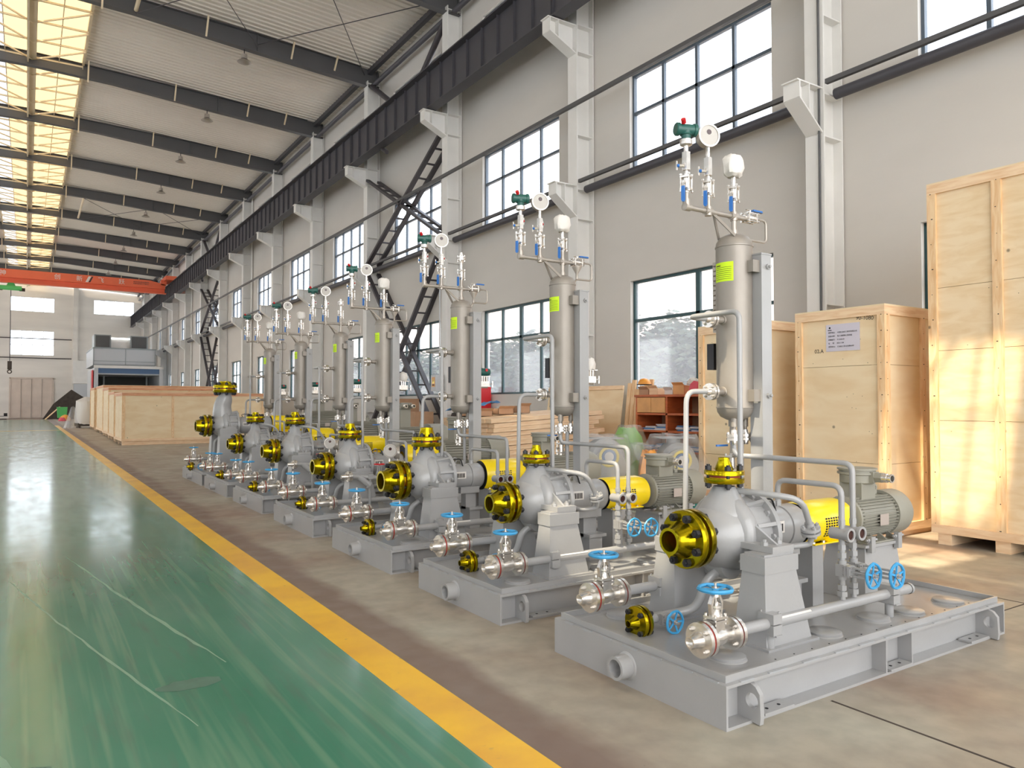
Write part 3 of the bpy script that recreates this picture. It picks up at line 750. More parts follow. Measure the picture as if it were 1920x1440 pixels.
# ================================================================ PUMP SKIDS
def nuts(n, R, r, t0, t1, h, ph=0.0):
    """mesh of one bolt along +X: stud with a nut at each end, centred at its own origin"""
    q = G('darkbolt'); q.hexn((t0, 0, 0), (-1, 0, 0), r, h); q.hexn((t1, 0, 0), (1, 0, 0), r, h)
    q.cyl((t0-h-r*.45, 0, 0), (t1+h+r*.45, 0, 0), r*.52, 10)
    return q
def flange_pair(name, parent, loc, rot, R, hub, nb, ph, sf=1.0, label=None, gmat='gold', bolts=True):
    """welding-neck flange pair; axis local +X points from the open hub towards the machine. Face plane at x=0."""
    th = R*.31
    def fm_():
        q = G(gmat); b_, t_ = hub
        q.lathe((0,0,0), (1,0,0), [(-th-R*.62*sf, b_*.78), (-th-R*.62*sf, b_), (-th-R*.50*sf, b_), (-th-.002, t_), (-th, R*.97), (-th*.85, R), (-th*.25, R), (-th*.22, R*.8), (-th*.15, R*.8), (-th*.15, b_*.78), (-th-R*.62*sf, b_*.78)], 36)
        q.lathe((0,0,0), (1,0,0), [(th*.15, 0), (th*.15, R*.8), (th*.22, R*.8), (th*.25, R), (th*.95, R), (th*1.1, R*.97), (th*1.1, 0)], 36)
        q.m('black').lathe((0,0,0), (1,0,0), [(-th*.1, 0), (-th*.12, b_*.77)], 16)
        q.m('gasket').lathe((0,0,0), (1,0,0), [(-th*.15, 0), (-th*.15, R*.78), (th*.15, R*.78), (th*.15, 0)], 28)
        return q
    f_ = ob(name, cached(('fl', gmat, round(R, 3), hub, sf), fm_), parent, loc, rot, label=label)
    br = R*(.145 if R > .14 else .17)
    bm_ = cached(('bolt', round(R, 3), nb), lambda: nuts(nb, R, br, -th-.001, th*1.1+.001, br*1.15))
    RB = R*.79
    for i in range(nb):
        a = ph+2*PI*i/nb; ob('bolt', bm_, f_, (0, RB*math.cos(a), RB*math.sin(a)))
    return f_
def handwheel_mesh(R, m='blue'):
    q = G(m); n = 40
    d = Vector((0,0,1)); vs = []; k = 6
    for i in range(n):
        a = 2*PI*i/n; rr = R*(1+.05*max(0, math.cos(5*a))**3); e = Vector((math.cos(a), math.sin(a), 0))
        for j in range(k): b2 = 2*PI*j/k; vs.append(e*(rr+R*.12*math.cos(b2))+d*(R*.13*math.sin(b2)))
    q.add(vs, [(i*k+j, ((i+1)%n)*k+j, ((i+1)%n)*k+(j+1)%k, i*k+(j+1)%k) for i in range(n) for j in range(k)])
    for i in range(5):
        a = 2*PI*i/5; q.bar((R*.15*math.cos(a), R*.15*math.sin(a), -.004), (R*.95*math.cos(a), R*.95*math.sin(a), 0), R*.17, R*.09)
    q.lathe((0,0,-.006), (0,0,1), [(0,0),(0,R*.26),(.010,R*.24),(.010,0)], 14)
    q.m('stainless').lathe((0,0,0), (0,0,1), [(0,0),(.004,R*.25),(.007,R*.25),(.007,R*.1),(.028,R*.09),(.028,0)], 10)
    return q
def small_bolts(q, o, d, R, n, r, t0, t1, ph=PI/4):
    d_, u, w = basis(d); o = Vector(o)
    for i in range(n):
        a = ph+2*PI*i/n; p = o+u*(R*math.cos(a))+w*(R*math.sin(a))
        q.hexn(p+d_*t0, -d_, r, r); q.hexn(p+d_*t1, d_, r, r); q.cyl(p+d_*(t0-r*1.6), p+d_*(t1+r*1.4), r*.5, 6)
def gate_valve(parent, loc, rz=0, wheelR=.08, R=.086, h=.235, long=.36, rot=None, label=None):
    """flanged gate valve, bore along +X from the open cone at x=0 to the far flange"""
    def vm():
        q = G('stainless'); L = long
        q.lathe((0,0,0), (1,0,0), [(.03,.0), (.0,.022), (.0,.028), (.02,.029), (.058,.040), (.0635,.041), (.064,R), (.086,R), (.086,.05)], 28)
        q.m('gasket').lathe((.086,0,0), (1,0,0), [(0,0),(0,R*.93),(.012,R*.93),(.012,0)], 24)
        q.m('stainless').lathe((0,0,0), (1,0,0), [(.098,0),(.098,R),(.118,R),(.12,.042),(.16,.040),(L/2+.01,.050),(L-.12,.040),(L-.085,.042),(L-.084,R*.95),(L-.064,R*.95),(L-.064,0)], 28)
        q.m('gasket').lathe((L-.064,0,0), (1,0,0), [(0,0),(0,R*.8),(.01,R*.8),(.01,0)], 20)
        q.m('stainless').lathe((0,0,0), (1,0,0), [(L-.054,0),(L-.054,R*.95),(L-.034,R*.95),(L-.030,.05),(L,.032),(L,0)], 28)
        small_bolts(q, (0,0,0), (1,0,0), R*.74, 4, .013, .064, .118); small_bolts(q, (0,0,0), (1,0,0), R*.72, 4, .012, L-.084, L-.034)
        c = L/2+.005
        q.box(c-.032, -.032, .0, c+.032, .032, .075); q.box(c-.045, -.040, .072, c+.045, .040, .086); q.box(c-.045, -.040, .090, c+.045, .040, .104)
        for sx in (-1, 1):
            for sy in (-1, 1): q.cyl((c+sx*.036, sy*.031, .062), (c+sx*.036, sy*.031, .116), .007, 6)
        q.lathe((c,0,.104), (0,0,1), [(0,.028),(.02,.022),(.035,.022),(.04,.030),(.052,.030),(.052,0)], 14)
        q.box(c-.034, -.010, .128, c+.034, .010, .140)
        for sx in (-1, 1):
            q.bar((c+sx*.030, 0, .10), (c+sx*.038, 0, .165), .012, .022, up=(0,1,0)); q.bar((c+sx*.038, 0, .16), (c+sx*.016, 0, h-.028), .013, .024, up=(0,1,0))
            q.cyl((c+sx*.026, .012, .12), (c+sx*.026, .012, .165), .005, 6)
        q.lathe((c,0,h-.038), (0,0,1), [(0,0),(0,.022),(.018,.020),(.022,.013),(.038,.013),(.038,0)], 12)
        q.cyl((c,0,.1), (c,0,h+.02), .007, 8)
        return q
    v = ob('gate_valve', cached(('gv', R, h, long), vm), parent, loc, rot or (0, 0, rz), label=label)
    ob('handwheel', cached(('hw', wheelR), lambda: handwheel_mesh(wheelR)), v, (long/2+.005, 0, h), label='blue spoked handwheel')
    return v
def mini_valve(parent, loc, rot, pipeR=.017, wheelR=.066, L=.15, red=False):
    """small bolted valve whose stem runs along local +Z; run pipe along local X"""
    def vm():
        q = G('paint'); q.box(-.035, -.026, -.026, .035, .026, .026); q.lathe((-.055,0,0), (1,0,0), [(0,0),(0,.024),(.11,.024),(.11,0)], 12)
        q.box(-.032, -.03, .028, .032, .03, .042); q.box(-.032, -.03, .046, .032, .03, .060)
        for sx in (-1, 1):
            for sy in (-1, 1): q.cyl((sx*.024, sy*.022, .018), (sx*.024, sy*.022, .07), .006, 6)
            q.bar((sx*.024, 0, .06), (sx*.022, 0, L-.015), .010, .018, up=(0,1,0))
        q.box(-.028, -.012, L-.03, .028, .012, L-.015); q.cyl((0,0,.06), (0,0,L+.012), .007, 8)
        return q
    v = ob('small_valve', cached(('mv', L), vm), parent, loc, rot)
    ob('handwheel', cached(('hw', wheelR, red), lambda: handwheel_mesh(wheelR, 'red' if red else 'blue')), v, (0, 0, L), label='%s spoked handwheel' % ('red' if red else 'blue'))
    return v
def ball_valve(parent, loc, rot=(0,0,0), lever=(0,-1)):
    """three-piece ball valve, bore along local Z, lever on the local -X side hanging down"""
    def vm():
        q = G('stainless'); q.lathe((0,0,-.062), (0,0,1), [(0,0),(0,.017),(.012,.017),(.014,.028),(.03,.028),(.032,.024),(.092,.024),(.094,.028),(.11,.028),(.112,.017),(.124,.017),(.124,0)], 14)
        for sx in (-1, 1):
            for sy in (-1, 1): q.cyl((sx*.027, sy*.027, -.052), (sx*.027, sy*.027, .052), .005, 6); q.hexn((sx*.027, sy*.027, .05), (0,0,1), .009, .009); q.hexn((sx*.027, sy*.027, -.05), (0,0,-1), .009, .009)
        for z in (-.04, .04): q.box(-.032, -.032, z-.006, .032, .032, z+.006)
        q.cyl((-.02,0,0), (-.055,0,0), .009, 8); q.bar((-.052, 0, .004), (-.056, 0, -.035), .016, .004, up=(1,0,0))
        return q
    v = ob('ball_valve', cached('ball_valve', vm), parent, loc, rot)
    def lv():
        q = G('leverblue'); q.prism([(-.011, -.03), (.011, -.03), (.012, -.12), (.006, -.132), (-.006, -.132), (-.012, -.12)], (-.062, 0, 0), (0,1,0), (0,0,1), (1,0,0), .012); return q
    ob('lever', cached('lever', lv), v, label='blue lever sleeve')
    return v
def small_flange(parent, loc, d, R=.046, n=4, L=.0, bolts=True):
    def m_():
        q = G('stainless'); q.lathe((0,0,0), (1,0,0), [(-.05,0),(-.05,.020),(-.028,.024),(-.022,.026),(-.021,R),(-.004,R),(-.004,R*.7),(.004,R*.7),(.004,R),(.021,R),(.022,.026),(.028,.024),(.05,.020),(.05,0)], 22)
        small_bolts(q, (0,0,0), (1,0,0), R*.76, n, .0105, -.021, .021)
        return q
    e = Vector(d).to_track_quat('X', 'Z').to_euler()
    return ob('pipe_flange', cached(('sf', R, n), m_), parent, loc, e)
def transmitter(parent, loc, wrapped=False, rz=0):
    if wrapped:
        def wm():
            q = G('white'); r_ = random.Random(5); q.lathe((0,0,0), (0,0,1), [(-.065,0),(-.062,.035),(-.045,.056),(-.01,.062),(.03,.062),(.055,.052),(.062,.03),(.06,0)], 16)
            q.v = [(x*1.30+r_.uniform(-.007,.007), y*1.0+r_.uniform(-.007,.007), z*1.2+r_.uniform(-.006,.006)) for x, y, z in q.v]; return q
        return ob('wrapped_transmitter', cached('wrapt', wm), parent, loc, label='instrument head wrapped in white plastic')
    def tm():
        q = G('teal'); q.lathe((0,0,0), (1,-.5,0), [(-.075,0),(-.075,.036),(-.068,.043),(-.05,.043),(-.048,.037),(.048,.037),(.05,.043),(.068,.043),(.075,.036),(.075,0)], 20)
        q.lathe((0,0,-.06), (0,0,1), [(0,.028),(.03,.034),(.05,.036)], 16); q.torus((0,0,-.032), (0,0,1), .034, .006)
        q.m('red').cyl((-.045,-.02,.03), (-.065,-.03,.048), .016, 12); q.m('stainless').lathe((0,0,-.105), (0,0,1), [(0,0),(0,.030),(.006,.040),(.038,.040),(.044,.03),(.044,0)], 20)
        return q
    return ob('pressure_transmitter', cached('tx', tm), parent, loc, (0,0,rz), label='dark green transmitter head with red cap')
def dial_gauge(parent, loc, R=.072, face=(-.33, -1, 0), name='dial_gauge', stem=.1):
    def gm_():
        q = G('dial'); q.lathe((0,0,0), (1,0,0), [(-.045,0),(-.045,R*.9),(-.035,R),(.01,R),(.014,R*1.06),(.022,R*1.06),(.022,R*.9),(.018,R*.88)], 28)
        q.m('dialface').lathe((.017,0,0), (1,0,0), [(0,R*.88),(.001,0)], 28); q.m('glassdark').lathe((.0185,0,R*.30), (1,0,0), [(0,R*.24),(.001,0)], 16)
        return q
    e = Vector(face).to_track_quat('X', 'Z').to_euler()
    return ob(name, cached(('dg', R), gm_), parent, loc, e)
def disc_mesh(r): return G('paint').lathe((0,0,0), (0,0,1), [(0,r+.006),(.004,r+.004),(.006,r),(.018,r),(.021,r-.004),(.021,0)], 32)

def skid_base(root, w, L, rich, fill):
    H = .205; c = .085
    q = G('paint')
    q.box(0, 0, 0, .012, w, H); q.box(L-.012, 0, 0, L, w, H)          # end plates
    for s_ in (0, 1):
        y0 = 0 if not s_ else w-c; yw = c if not s_ else w-c-.012
        q.box(.012, y0, 0, L-.012, y0+c, .014); q.box(.012, y0, H-.014, L-.012, y0+c, H); q.box(.012, yw, .014, L-.012, yw+.012, H-.014)
    q.box(.012, c, H-.012, L-.012, w-c, H-.001)
    i_ = .028; z0, z1 = H, H+.034; t = .012
    q.box(i_, i_, z0, L-i_, i_+t, z1); q.box(i_, w-i_-t, z0, L-i_, w-i_, z1); q.box(i_, i_+t, z0, i_+t, w-i_-t, z1); q.box(L-i_-t, i_+t, z0, L-i_, w-i_-t, z1)
    base = ob('skid_base', q, root)
    def lug():
        p = [(c, .014), (c, H-.016), (.02, H-.016), (-.02, H-.03), (-.045, H-.06), (-.05, .04), (-.045, .004)]
        return G('paint').plate_hole(p, (-.0, .105), .036, (0,0,0), (0,1,0), (0,0,1), (1,0,0), .026, 24)
    lm_ = cached('lug', lug)
    for x in (.175, L-.20):
        ob('lifting_lug', lm_, base, (x, 0, 0)); ob('lifting_lug', lm_, base, (x+.026, w, 0), (0, 0, PI))
    st = cached('stiff', lambda: G('paint').box(0, .002, .014, .012, c, H-.014))
    for x in ((1.30, 1.56) if not fill else (.36, 1.2, 1.6)):
        ob('stiffener', st, base, (x, 0, 0)); ob('stiffener', st, base, (x, w-c-.002, 0))
    ap = cached('anchor', lambda: G('paint').box(0, -.01, .015, .22, .07, .027).m('ink').cyl((.06, .03, .027), (.06, .03, .0285), .009, 8).cyl((.15, .03, .027), (.15, .03, .0285), .009, 8))
    for x in (.26, 1.33, L-.45): ob('anchor_plate', ap, base, (x, 0, 0))
    stub = cached('stub', lambda: G('paint').lathe((0,0,0), (-1,0,0), [(0,0),(0,.075),(.004,.07),(.006,.062),(.085,.062),(.085,.046),(.01,.046),(.01,0)], 28))
    ob('drain_stub', stub, base, (0, w*.51, .105))
    wd = G('weld'); r_ = random.Random(int(w*100))
    y = .05
    while y < w-.1:
        l_ = r_.uniform(.06, .11); wd.box(-.0006, y, H-.006, .010, y+l_, H+.004); y += l_+r_.uniform(.06, .11)
    x = .1
    while x < L-.1:
        l_ = r_.uniform(.05, .16); wd.box(x, -.0006, H-.004, x+l_, .012, H+.004); x += l_+r_.uniform(.05, .14)
    ob('weld_beads', wd, base, kind='stuff')
    dots = G('ink'); yy = .10
    for i in range(14): dots.cyl((.5+.15*i, .115, H-.001), (.5+.15*i, .115, H+.0006), .005, 6)
    ob('vent_holes', dots, base, kind='stuff')
    dm = cached('disc', lambda: disc_mesh(.092))
    for x, y in [(.31, .26), (1.085, .235), (1.59, .25), (1.91, .215), (2.36, .20), (.37, w-.19), (1.3, w-.2), (2.2, w-.2)]:
        ob('deck_cover', dm, base, (x, y, H-.001))
    return base

def pump_casing(root, u, vc, az, sc, dz, tall):
    """u: face plane of the suction flange, casing centre about u+.30"""
    uc = u+.30*sc; R = .235*sc
    q = G('paint')
    q.lathe((0, vc, az), (1,0,0), [(u+.03*sc,0),(u+.03*sc,.080*sc),(u+.07*sc,.078*sc),(u+.09*sc,.094*sc),(u+.12*sc,.125*sc),(u+.16*sc,.160*sc),(u+.20*sc,.182*sc),(u+.27*sc,.200*sc),(u+.38*sc,.215*sc),(u+.40*sc,R*.90),(u+.47*sc,R*.9),(u+.47*sc,0)], 40)
    # spiral volute growing into the discharge neck
    pts = []; n = 22; r0 = .168*sc
    for i in range(n+1):
        a = PI*1.25 - 2*PI*.92*i/n     # seen along +X, (y,z)
        rr = r0*(1+.02*i/n); pts.append((uc, vc-rr*math.cos(a)*-1, az+rr*math.sin(a)))
    q.tube(pts, .1, 16, .0001, rf=lambda t: (.058+.034*t)*sc, seg=1)
    zt = dz-.06*sc if not tall else dz-.08
    nr = .062*sc if not tall else .11
    if tall: q.tube([(uc-.02, vc+.05, az+.1), (uc-.05, vc+.05, az+.35), (uc, vc, az+.55), (uc, vc, zt)], nr, 18, .14, rf=lambda t: .19-.075*t)
    else: q.lathe((uc, vc, az+.05), (0,0,1), [(0,.175*sc),(.08*sc,.160*sc),(.13*sc,.130*sc),(.17*sc,.098*sc),(.21*sc,.075*sc),(zt-az-.05,nr)], 24)
    cs = ob('pump_casing', q, root)
    rg = G('paint'); ur = u+.47*sc
    rg.lathe((0, vc, az), (1,0,0), [(ur,0),(ur,R*1.06),(ur+.028,R*1.08),(ur+.028,R*.8),(ur+.05,R*.72),(ur+.05,0)], 40)
    n = 10
    for i in range(n):
        a = 2*PI*(i+.5)/n; c_, s_ = math.cos(a), math.sin(a)
        rg.prism([(ur-.13*sc, R*.80), (ur-.13*sc, R*.95), (ur, R*1.05), (ur, R*.8)], (0, vc-(-s_)*.011, az-c_*.011), (1,0,0), (0,c_,s_), (0,-s_,c_), .022)
    ob('casing_cover', rg, root)
    bm_ = cached('casbolt', lambda: G('paint').hexn((0,0,0), (1,0,0), .018, .018).cyl((-.04,0,0), (.028,0,0), .009, 8).hexn((-.03,0,0), (-1,0,0), .018, .018))
    for i in range(n):
        a = 2*PI*i/n; ob('casing_bolt', bm_, cs, (ur+.03, vc+R*.93*math.cos(a), az+R*.93*math.sin(a)))
    # feet reaching out to the pedestals
    for s_ in (-1, 1):
        q = G('paint'); q.prism([(uc-.08, az-.045), (uc+.10*sc, az-.045), (uc+.10*sc, az-.01), (uc-.08, az-.01)], (0, vc+s_*.16*sc, 0), (1,0,0), (0,0,1), (0,s_,0), .24*sc)
        q.prism([(0,0), (.17*sc,0), (0,.10)], (uc+.0, vc+s_*.20*sc, az-.012), (0,s_,0), (0,0,1), (1,0,0), .016)
        ob('casing_foot', q, cs)
        zb = .205; za = az-.046; y = vc+s_*.33*sc
        q = G('paint'); x0, x1 = uc-.19*sc, uc+.19*sc
        y0, y1 = y-.11*sc, y+.11*sc
        q.fr((x0, y0, x1, y1, zb+.012), (x0+.035, y0+.035, x1-.08*sc, y1-.035, za-.10))
        q.box(x0+.028, y0+.028, za-.10, x1-.07*sc, y1-.028, za-.012); q.box(x0+.045, y0+.045, za-.012, x1-.09*sc, y1-.045, za)
        q.box(x0-.02, y0-.03, zb-.001, x1+.03, y1+.03, zb+.012)
        pd = ob('pedestal', q, root)
        hb = cached('footbolt', lambda: G('paint').hexn((0,0,0), (0,0,1), .022, .018).cyl((0,0,0), (0,0,.032), .011, 8))
        for xx in (uc-.06, uc+.06*sc): ob('bolt', hb, pd, (xx, y, az-.01))
    return ur+.05, R

def motor(root, x0, vc, az, r, L, boxz, gl2=False):
    q = G('motor'); q.lathe((x0, vc, az), (1,0,0), [(0,0),(0,r*.6),(.02,r*.95),(.04,r*.95),(.045,r*.88),(L*.7,r*.88),(L*.7,0)], 32)
    mo = ob('motor', q, root)
    fn = G('motor')
    for i in range(40):
        a = 2*PI*i/40
        if abs(((a-PI/2+PI) % (2*PI))-PI) < .42: continue
        c_, s_ = math.cos(a), math.sin(a)
        fn.prism([(x0+.05, r*.86), (x0+L*.69, r*.86), (x0+L*.69, r), (x0+.05, r)], (0, vc+s_*.0025, az-c_*.0025), (1,0,0), (0,c_,s_), (0,-s_,c_), .005)
    ob('cooling_fins', fn, mo, kind='stuff')
    q = G('motor').lathe((x0, vc, az), (1,0,0), [(L*.69,r*.9),(L*.69,r*1.05),(L*.94,r*1.05),(L*.985,r*.95),(L*1.0,r*.7),(L*1.0,0)], 36)
    ob('fan_cowl', q, mo)
    bx, by = x0+L*.30, vc
    hh = az+r*.8; bw = min(.145, r*.88)
    q = G('motor').box(bx-bw*.62, by-bw*.62, hh, bx+bw*.62, by+bw*.62, boxz-.075)
    q.lathe((bx, by, boxz-.09), (0,0,1), [(0,0),(0,bw*.78),(.01,bw*.86),(.06,bw*.86),(.065,bw*.98),(.078,bw*.98),(.080,bw*.9),(.092,bw*.9),(.094,bw*.98),(.105,bw*.98),(.107,0)], 32)
    tb = ob('terminal_box', q, mo)
    for g_ in ((0,) if not gl2 else (-.07, .07)):
        q = G('motor').box(bx+g_-.035, by-bw*1.05, boxz-.075, bx+g_+.035, by-bw*.7, boxz-.005)
        q.hexn((bx+g_, by-bw*1.05, boxz-.04), (0,-1,0), .036, .05)
        q.m('stainless').lathe((bx+g_, by-bw*1.05-.05, boxz-.04), (0,-1,0), [(0,.030),(.03,.030),(.032,.024),(.05,.024),(.052,.029),(.062,.029),(.062,.021),(.02,.021)], 20)
        ob('cable_gland', q, tb, label='steel cable gland')
    q = G('nameplate').box(x0+L*.33, vc-r*1.01-.003, az-.055, x0+L*.33+.10, vc-r*1.01, az+.02); ob('nameplate', q, mo, label='pale rating plate')
    q = G('motor').torus((x0+L*.60, vc, az+r*1.18), (0,1,0), .024, .009, 16, 6); q.box(x0+L*.57, vc-.01, az+r*.9, x0+L*.63, vc+.01, az+r*1.10); ob('lifting_eye', q, mo)
    q = G('motor')
    for s_ in (-1, 1):
        q.box(x0+.06, vc+s_*r*.55, az-r*1.12, x0+L*.62, vc+s_*r*1.05, az-r*1.05)
        for i in range(4):
            x = x0+.08+i*(L*.5)/3; q.prism([(r*.55, -r*.75), (r*1.0, -r*1.06), (r*.5, -r*1.06)], (x, vc, az), (0,s_,0), (0,0,1), (1,0,0), .010)
    ob('motor_feet', q, mo)
    zt = az-r*1.12
    q = G('paint').fr((x0+.0, vc-r*1.15, x0+L*.70, vc+r*1.15, .205), (x0+.05, vc-r*.95, x0+L*.64, vc+r*.95, zt-.02)); q.box(x0+.02, vc-r*1.12, zt-.02, x0+L*.66, vc+r*1.12, zt-.001)
    ped = ob('motor_pedestal', q, root)
    jb = cached('jackbolt', lambda: G('paint').box(-.022, -.016, -.06, .022, .016, .045).cyl((-.06, 0, .022), (.06, 0, .022), .008, 8).hexn((-.035, 0, .022), (-1,0,0), .014, .012))
    for x in (x0+.08, x0+L*.6): ob('jack_bolt', jb, ped, (x, vc-r*1.14, zt+.01))

def guard(root, x0, x1, vc, az, r, foot=True):
    q = G('yellow'); n = 36
    bot = -.72
    # round hood, open below, flat foot on each side
    angs = [PI*1.5-PI*.80+2*PI*.80*i/n for i in range(n+1)]
    angs = [-PI*.30+ (PI*1.60)*i/n for i in range(n+1)]
    prof = [(x0, r*.93), (x0+.02, r), (x1-.07, r), (x1, r*.88)]
    vs = []; m = len(prof)
    for t, rr in prof:
        for a in angs: vs.append((t, vc+rr*math.cos(a), az+rr*math.sin(a)))
    slot = set()
    fs = [(i*(n+1)+j, i*(n+1)+j+1, (i+1)*(n+1)+j+1, (i+1)*(n+1)+j) for i in range(m-1) for j in range(n)]
    q.add(vs, fs)
    for s_ in (-1, 1): q.box(x0+.03, vc+s_*r*.56, az-r*.86, x1-.09, vc+s_*(r*.56+.055), az-r*.80)
    q.m('black').lathe((x0, vc, az), (1,0,0), [(.001,r*.45),(.003,r*.92),(.012,r*.92)], n)
    gd = ob('coupling_guard', q, root, label='bright yellow rounded guard')
    q = G('black'); xm = (x0+x1)/2-.03
    for i in range(6):
        for j in range(8):
            a = PI+ .50-(j)*.115; c_, s_ = math.cos(a), math.sin(a); x = xm-.07+i*.026
            o = Vector((x, vc+c_*r*1.001, az+s_*r*1.001)); t_ = Vector((0, -s_, c_)); nn = Vector((0, c_, s_))
            q.prism([(0,0), (.017,0), (.017,.0105), (0,.0105)], o, (1,0,0), t_, nn, .0012)
    ob('vent_slots', q, gd, kind='stuff')
    q = G('stainless')
    for x in (x0+.05, x0+.15, x1-.14): q.hexn((x, vc-r*.56-.028, az-r*.80), (0,0,1), .012, .010)
    ob('guard_bolts', q, gd, kind='stuff')
    ob('guard_support', G('paint').box(x0+.05, vc-r*.7, .205, x0+.16, vc+r*.7, az-r*.88).box(x0+.02, vc-r*.8, az-r*.88, x0+.2, vc+r*.8, az-r*.80), root)

def unit(idx, Y, w, label, P):
    """P: az, suct, sR, dz, dR, g0, g1, gr, mr, mL, boxz, du (shift of vessel), style"""
    L = 2.67; vc = w/2; az = P['az']; sc = P['sc']; du = P.get('du', 0)
    root = thing('pump_skid', label, 'pump', (2.70, Y, 0), 0, 'process pump skids in a row along the yellow line')
    skid_base(root, w, L, idx < 4, P.get('boxend', False))
    u = P['suct']; tall = P.get('tall', False)
    ue, R = pump_casing(root, u, vc, az, sc, P['dz'], tall)
    flange_pair('suction_flange', root, (u, vc, az), (0,0,0), P['sR'], (P['sR']*(.45 if idx < 2 else .52), P['sR']*.64), P.get('sn', 8), PI/8, label='olive gold flange pair with black nuts')
    uc = u+.30*sc
    flange_pair('discharge_flange', root, (uc, vc, P['dz']), (0, PI/2, 0), P['dR'], P['dhub'], P['dn'], P.get('dph', .85), P.get('dsf', .8), label='olive gold flange pair with black nuts')
    # bearing housing
    g0, g1 = P['g0'], P['g1']; bl = g0-ue
    q = G('paint'); r = .128*P.get('br', 1)
    q.lathe((0, vc, az), (1,0,0), [(ue-.01,0),(ue-.01,r*.8),(ue+bl*.06,r*.92),(ue+bl*.1,r),(ue+bl*.58,r),(ue+bl*.585,r*.97),(ue+bl*.60,r*.97),(ue+bl*.605,r*1.04),(ue+bl*.9,r*1.06),(ue+bl*.97,r*.95),(g0-.005,r*.85),(g0-.005,0)], 40)
    q.box(ue+bl*.5, vc-.05, .4, ue+bl*.8, vc+.05, az-r*.9); q.box(ue+bl*.3, vc-.09, az-r*1.0-.04, ue+bl*.85, vc+.09, az-r*.8)
    bh = ob('bearing_housing', q, root)
    q = G('paint').torus((ue+bl*.22, vc-.01, az+r+.045), (0,1,0), .024, .007, 18, 6); q.cyl((ue+bl*.22, vc-.01, az+r*.95), (ue+bl*.22, vc-.01, az+r+.025), .018, 10); ob('eyebolt', q, bh)
    q = G('paint').cyl((ue+bl*.42, vc-.03, az+r*.9), (ue+bl*.42, vc-.03, az+r+.02), .018, 10).hexn((ue+bl*.42, vc-.03, az+r+.02), (0,0,1), .02, .02); ob('filler_plug', q, bh)
    a0 = PI*1.0-.10; q = G('white'); q.prism([(0,-.04),(.12,-.04),(.12,.03),(0,.03)], (ue+bl*.10, vc-r*1.0-.002, az+.03), (1,0,0), (0,0,1), (0,1,0), .006); wdw = ob('window_plate', q, bh, label='bright steel window plate')
    q = G('black')
    for i in range(6): q.box(ue+bl*.10+.014+i*.016, vc-r-.0035, az+.0, ue+bl*.10+.024+i*.016, vc-r-.0015, az+.045)
    ob('window_slots', q, bh, kind='stuff')
    q = G('red').prism([(0,0),(.05,-.04),(.054,-.034),(.004,.006)], (ue+bl*.12, vc-r*.80, az+r*.62), (1,0,0), (0,-.7,.7), (0,-.7,-.7), .002); ob('arrow_mark', q, bh, label='red direction arrow')
    ob('bearing_support', G('paint').box(ue+bl*.55, vc-.10, .205, ue+bl*.85, vc+.10, .40).box(ue+bl*.5, vc-.13, .40, ue+bl*.9, vc+.13, .425), root)
    guard(root, g0, g1, vc, P.get('gz', az), P['gr'])
    motor(root, g1+.03, vc, P.get('gz', az), P['mr'], P['mL'], P['boxz'], P.get('gl2', False))
    if P.get('hose', True):
        q = G('black').tube([(ue+bl*.15, vc-.02, az+r*.9), (ue+bl*.1, vc-.02, az+r+.05), (ue+bl*.35, vc-.05, az+r+.06), (ue+bl*.4, vc-.06, az+r*.85)], .006, 6, .03); ob('hose', q, bh, label='thin black hose')
    # drain line with gold flange
    q = G('paint').tube([(u+.27, vc, az-.20*sc), (u+.17, vc+.02, az-.25*sc), (u+.15, vc+.08, .30), (u+.02, vc+.15, .275), (u-.20, vc+.15, .27)], .026, 12, .09); ob('drain_pipe', q, root)
    flange_pair('drain_flange', root, (u-.24, vc+.15, .27), (0,0,0), .090, (.022, .040), 4, PI/4, 1.0, label='small olive gold flange pair with black nuts')
    mini_valve(root, (u-.08, vc+.15, .27), (PI/2, 0, 0), wheelR=.06, L=.12)
    # utility headers with gate valves
    hz, hv = .345, P.get('hv', .225)
    q = G('paint').tube([(.36, hv, hz), (1.93, hv, hz)], .030, 16); q.lathe((1.93, hv, hz), (1,0,0), [(0,.034),(.02,.034),(.022,0)], 16)
    hd = ob('header_pipe', q, root)
    gate_valve(root, (-.0, hv, hz), R=.086)
    v2 = P.get('hv2', w-.265); z2 = .375
    q = G('paint').tube([(.34, v2, z2), (1.6, v2, z2)], .030, 16); ob('header_pipe', q, root)
    gate_valve(root, (-.02, v2, z2), R=.086)
    clamp = cached('clamp', lambda: G('paint').box(-.035, -.05, -.055, .035, .05, -.003).box(-.035, -.05, .003, .035, .05, .055).box(-.025, -.06, -.06, .025, .06, -.052).cyl((0,0,-.06), (0,0,-.14), .025, 12).cyl((.02,-.04,.05), (.02,-.04,.065), .006, 6).cyl((-.02,.04,.05), (-.02,.04,.065), .006, 6))
    for x, y, z in ((.60, hv, hz), (1.72, hv, hz), (.60, v2, z2), (1.5, v2, z2+.0)):
        c_ = ob('pipe_clamp', clamp, root, (x, y, z)); 
    if idx < 3: 
        q = G('white').prism([(.66, -.006), (.92, -.006), (.92, .006), (.66, .006)], (0, hv-.0225, hz+.0225), (1,0,0), (0,.7,.7), (0,-.7,.7), .0008); ob('tape_strip', q, root, label='white tape strip with red marks')
    pr = .017
    # seal pot vessel and its post
    vu, vv = 1.325+du, P.get('vv', 1.055); vr = P.get('vr', .117); vt, vb = 2.655+P.get('dzv', 0), 1.385
    q = G('vessel')
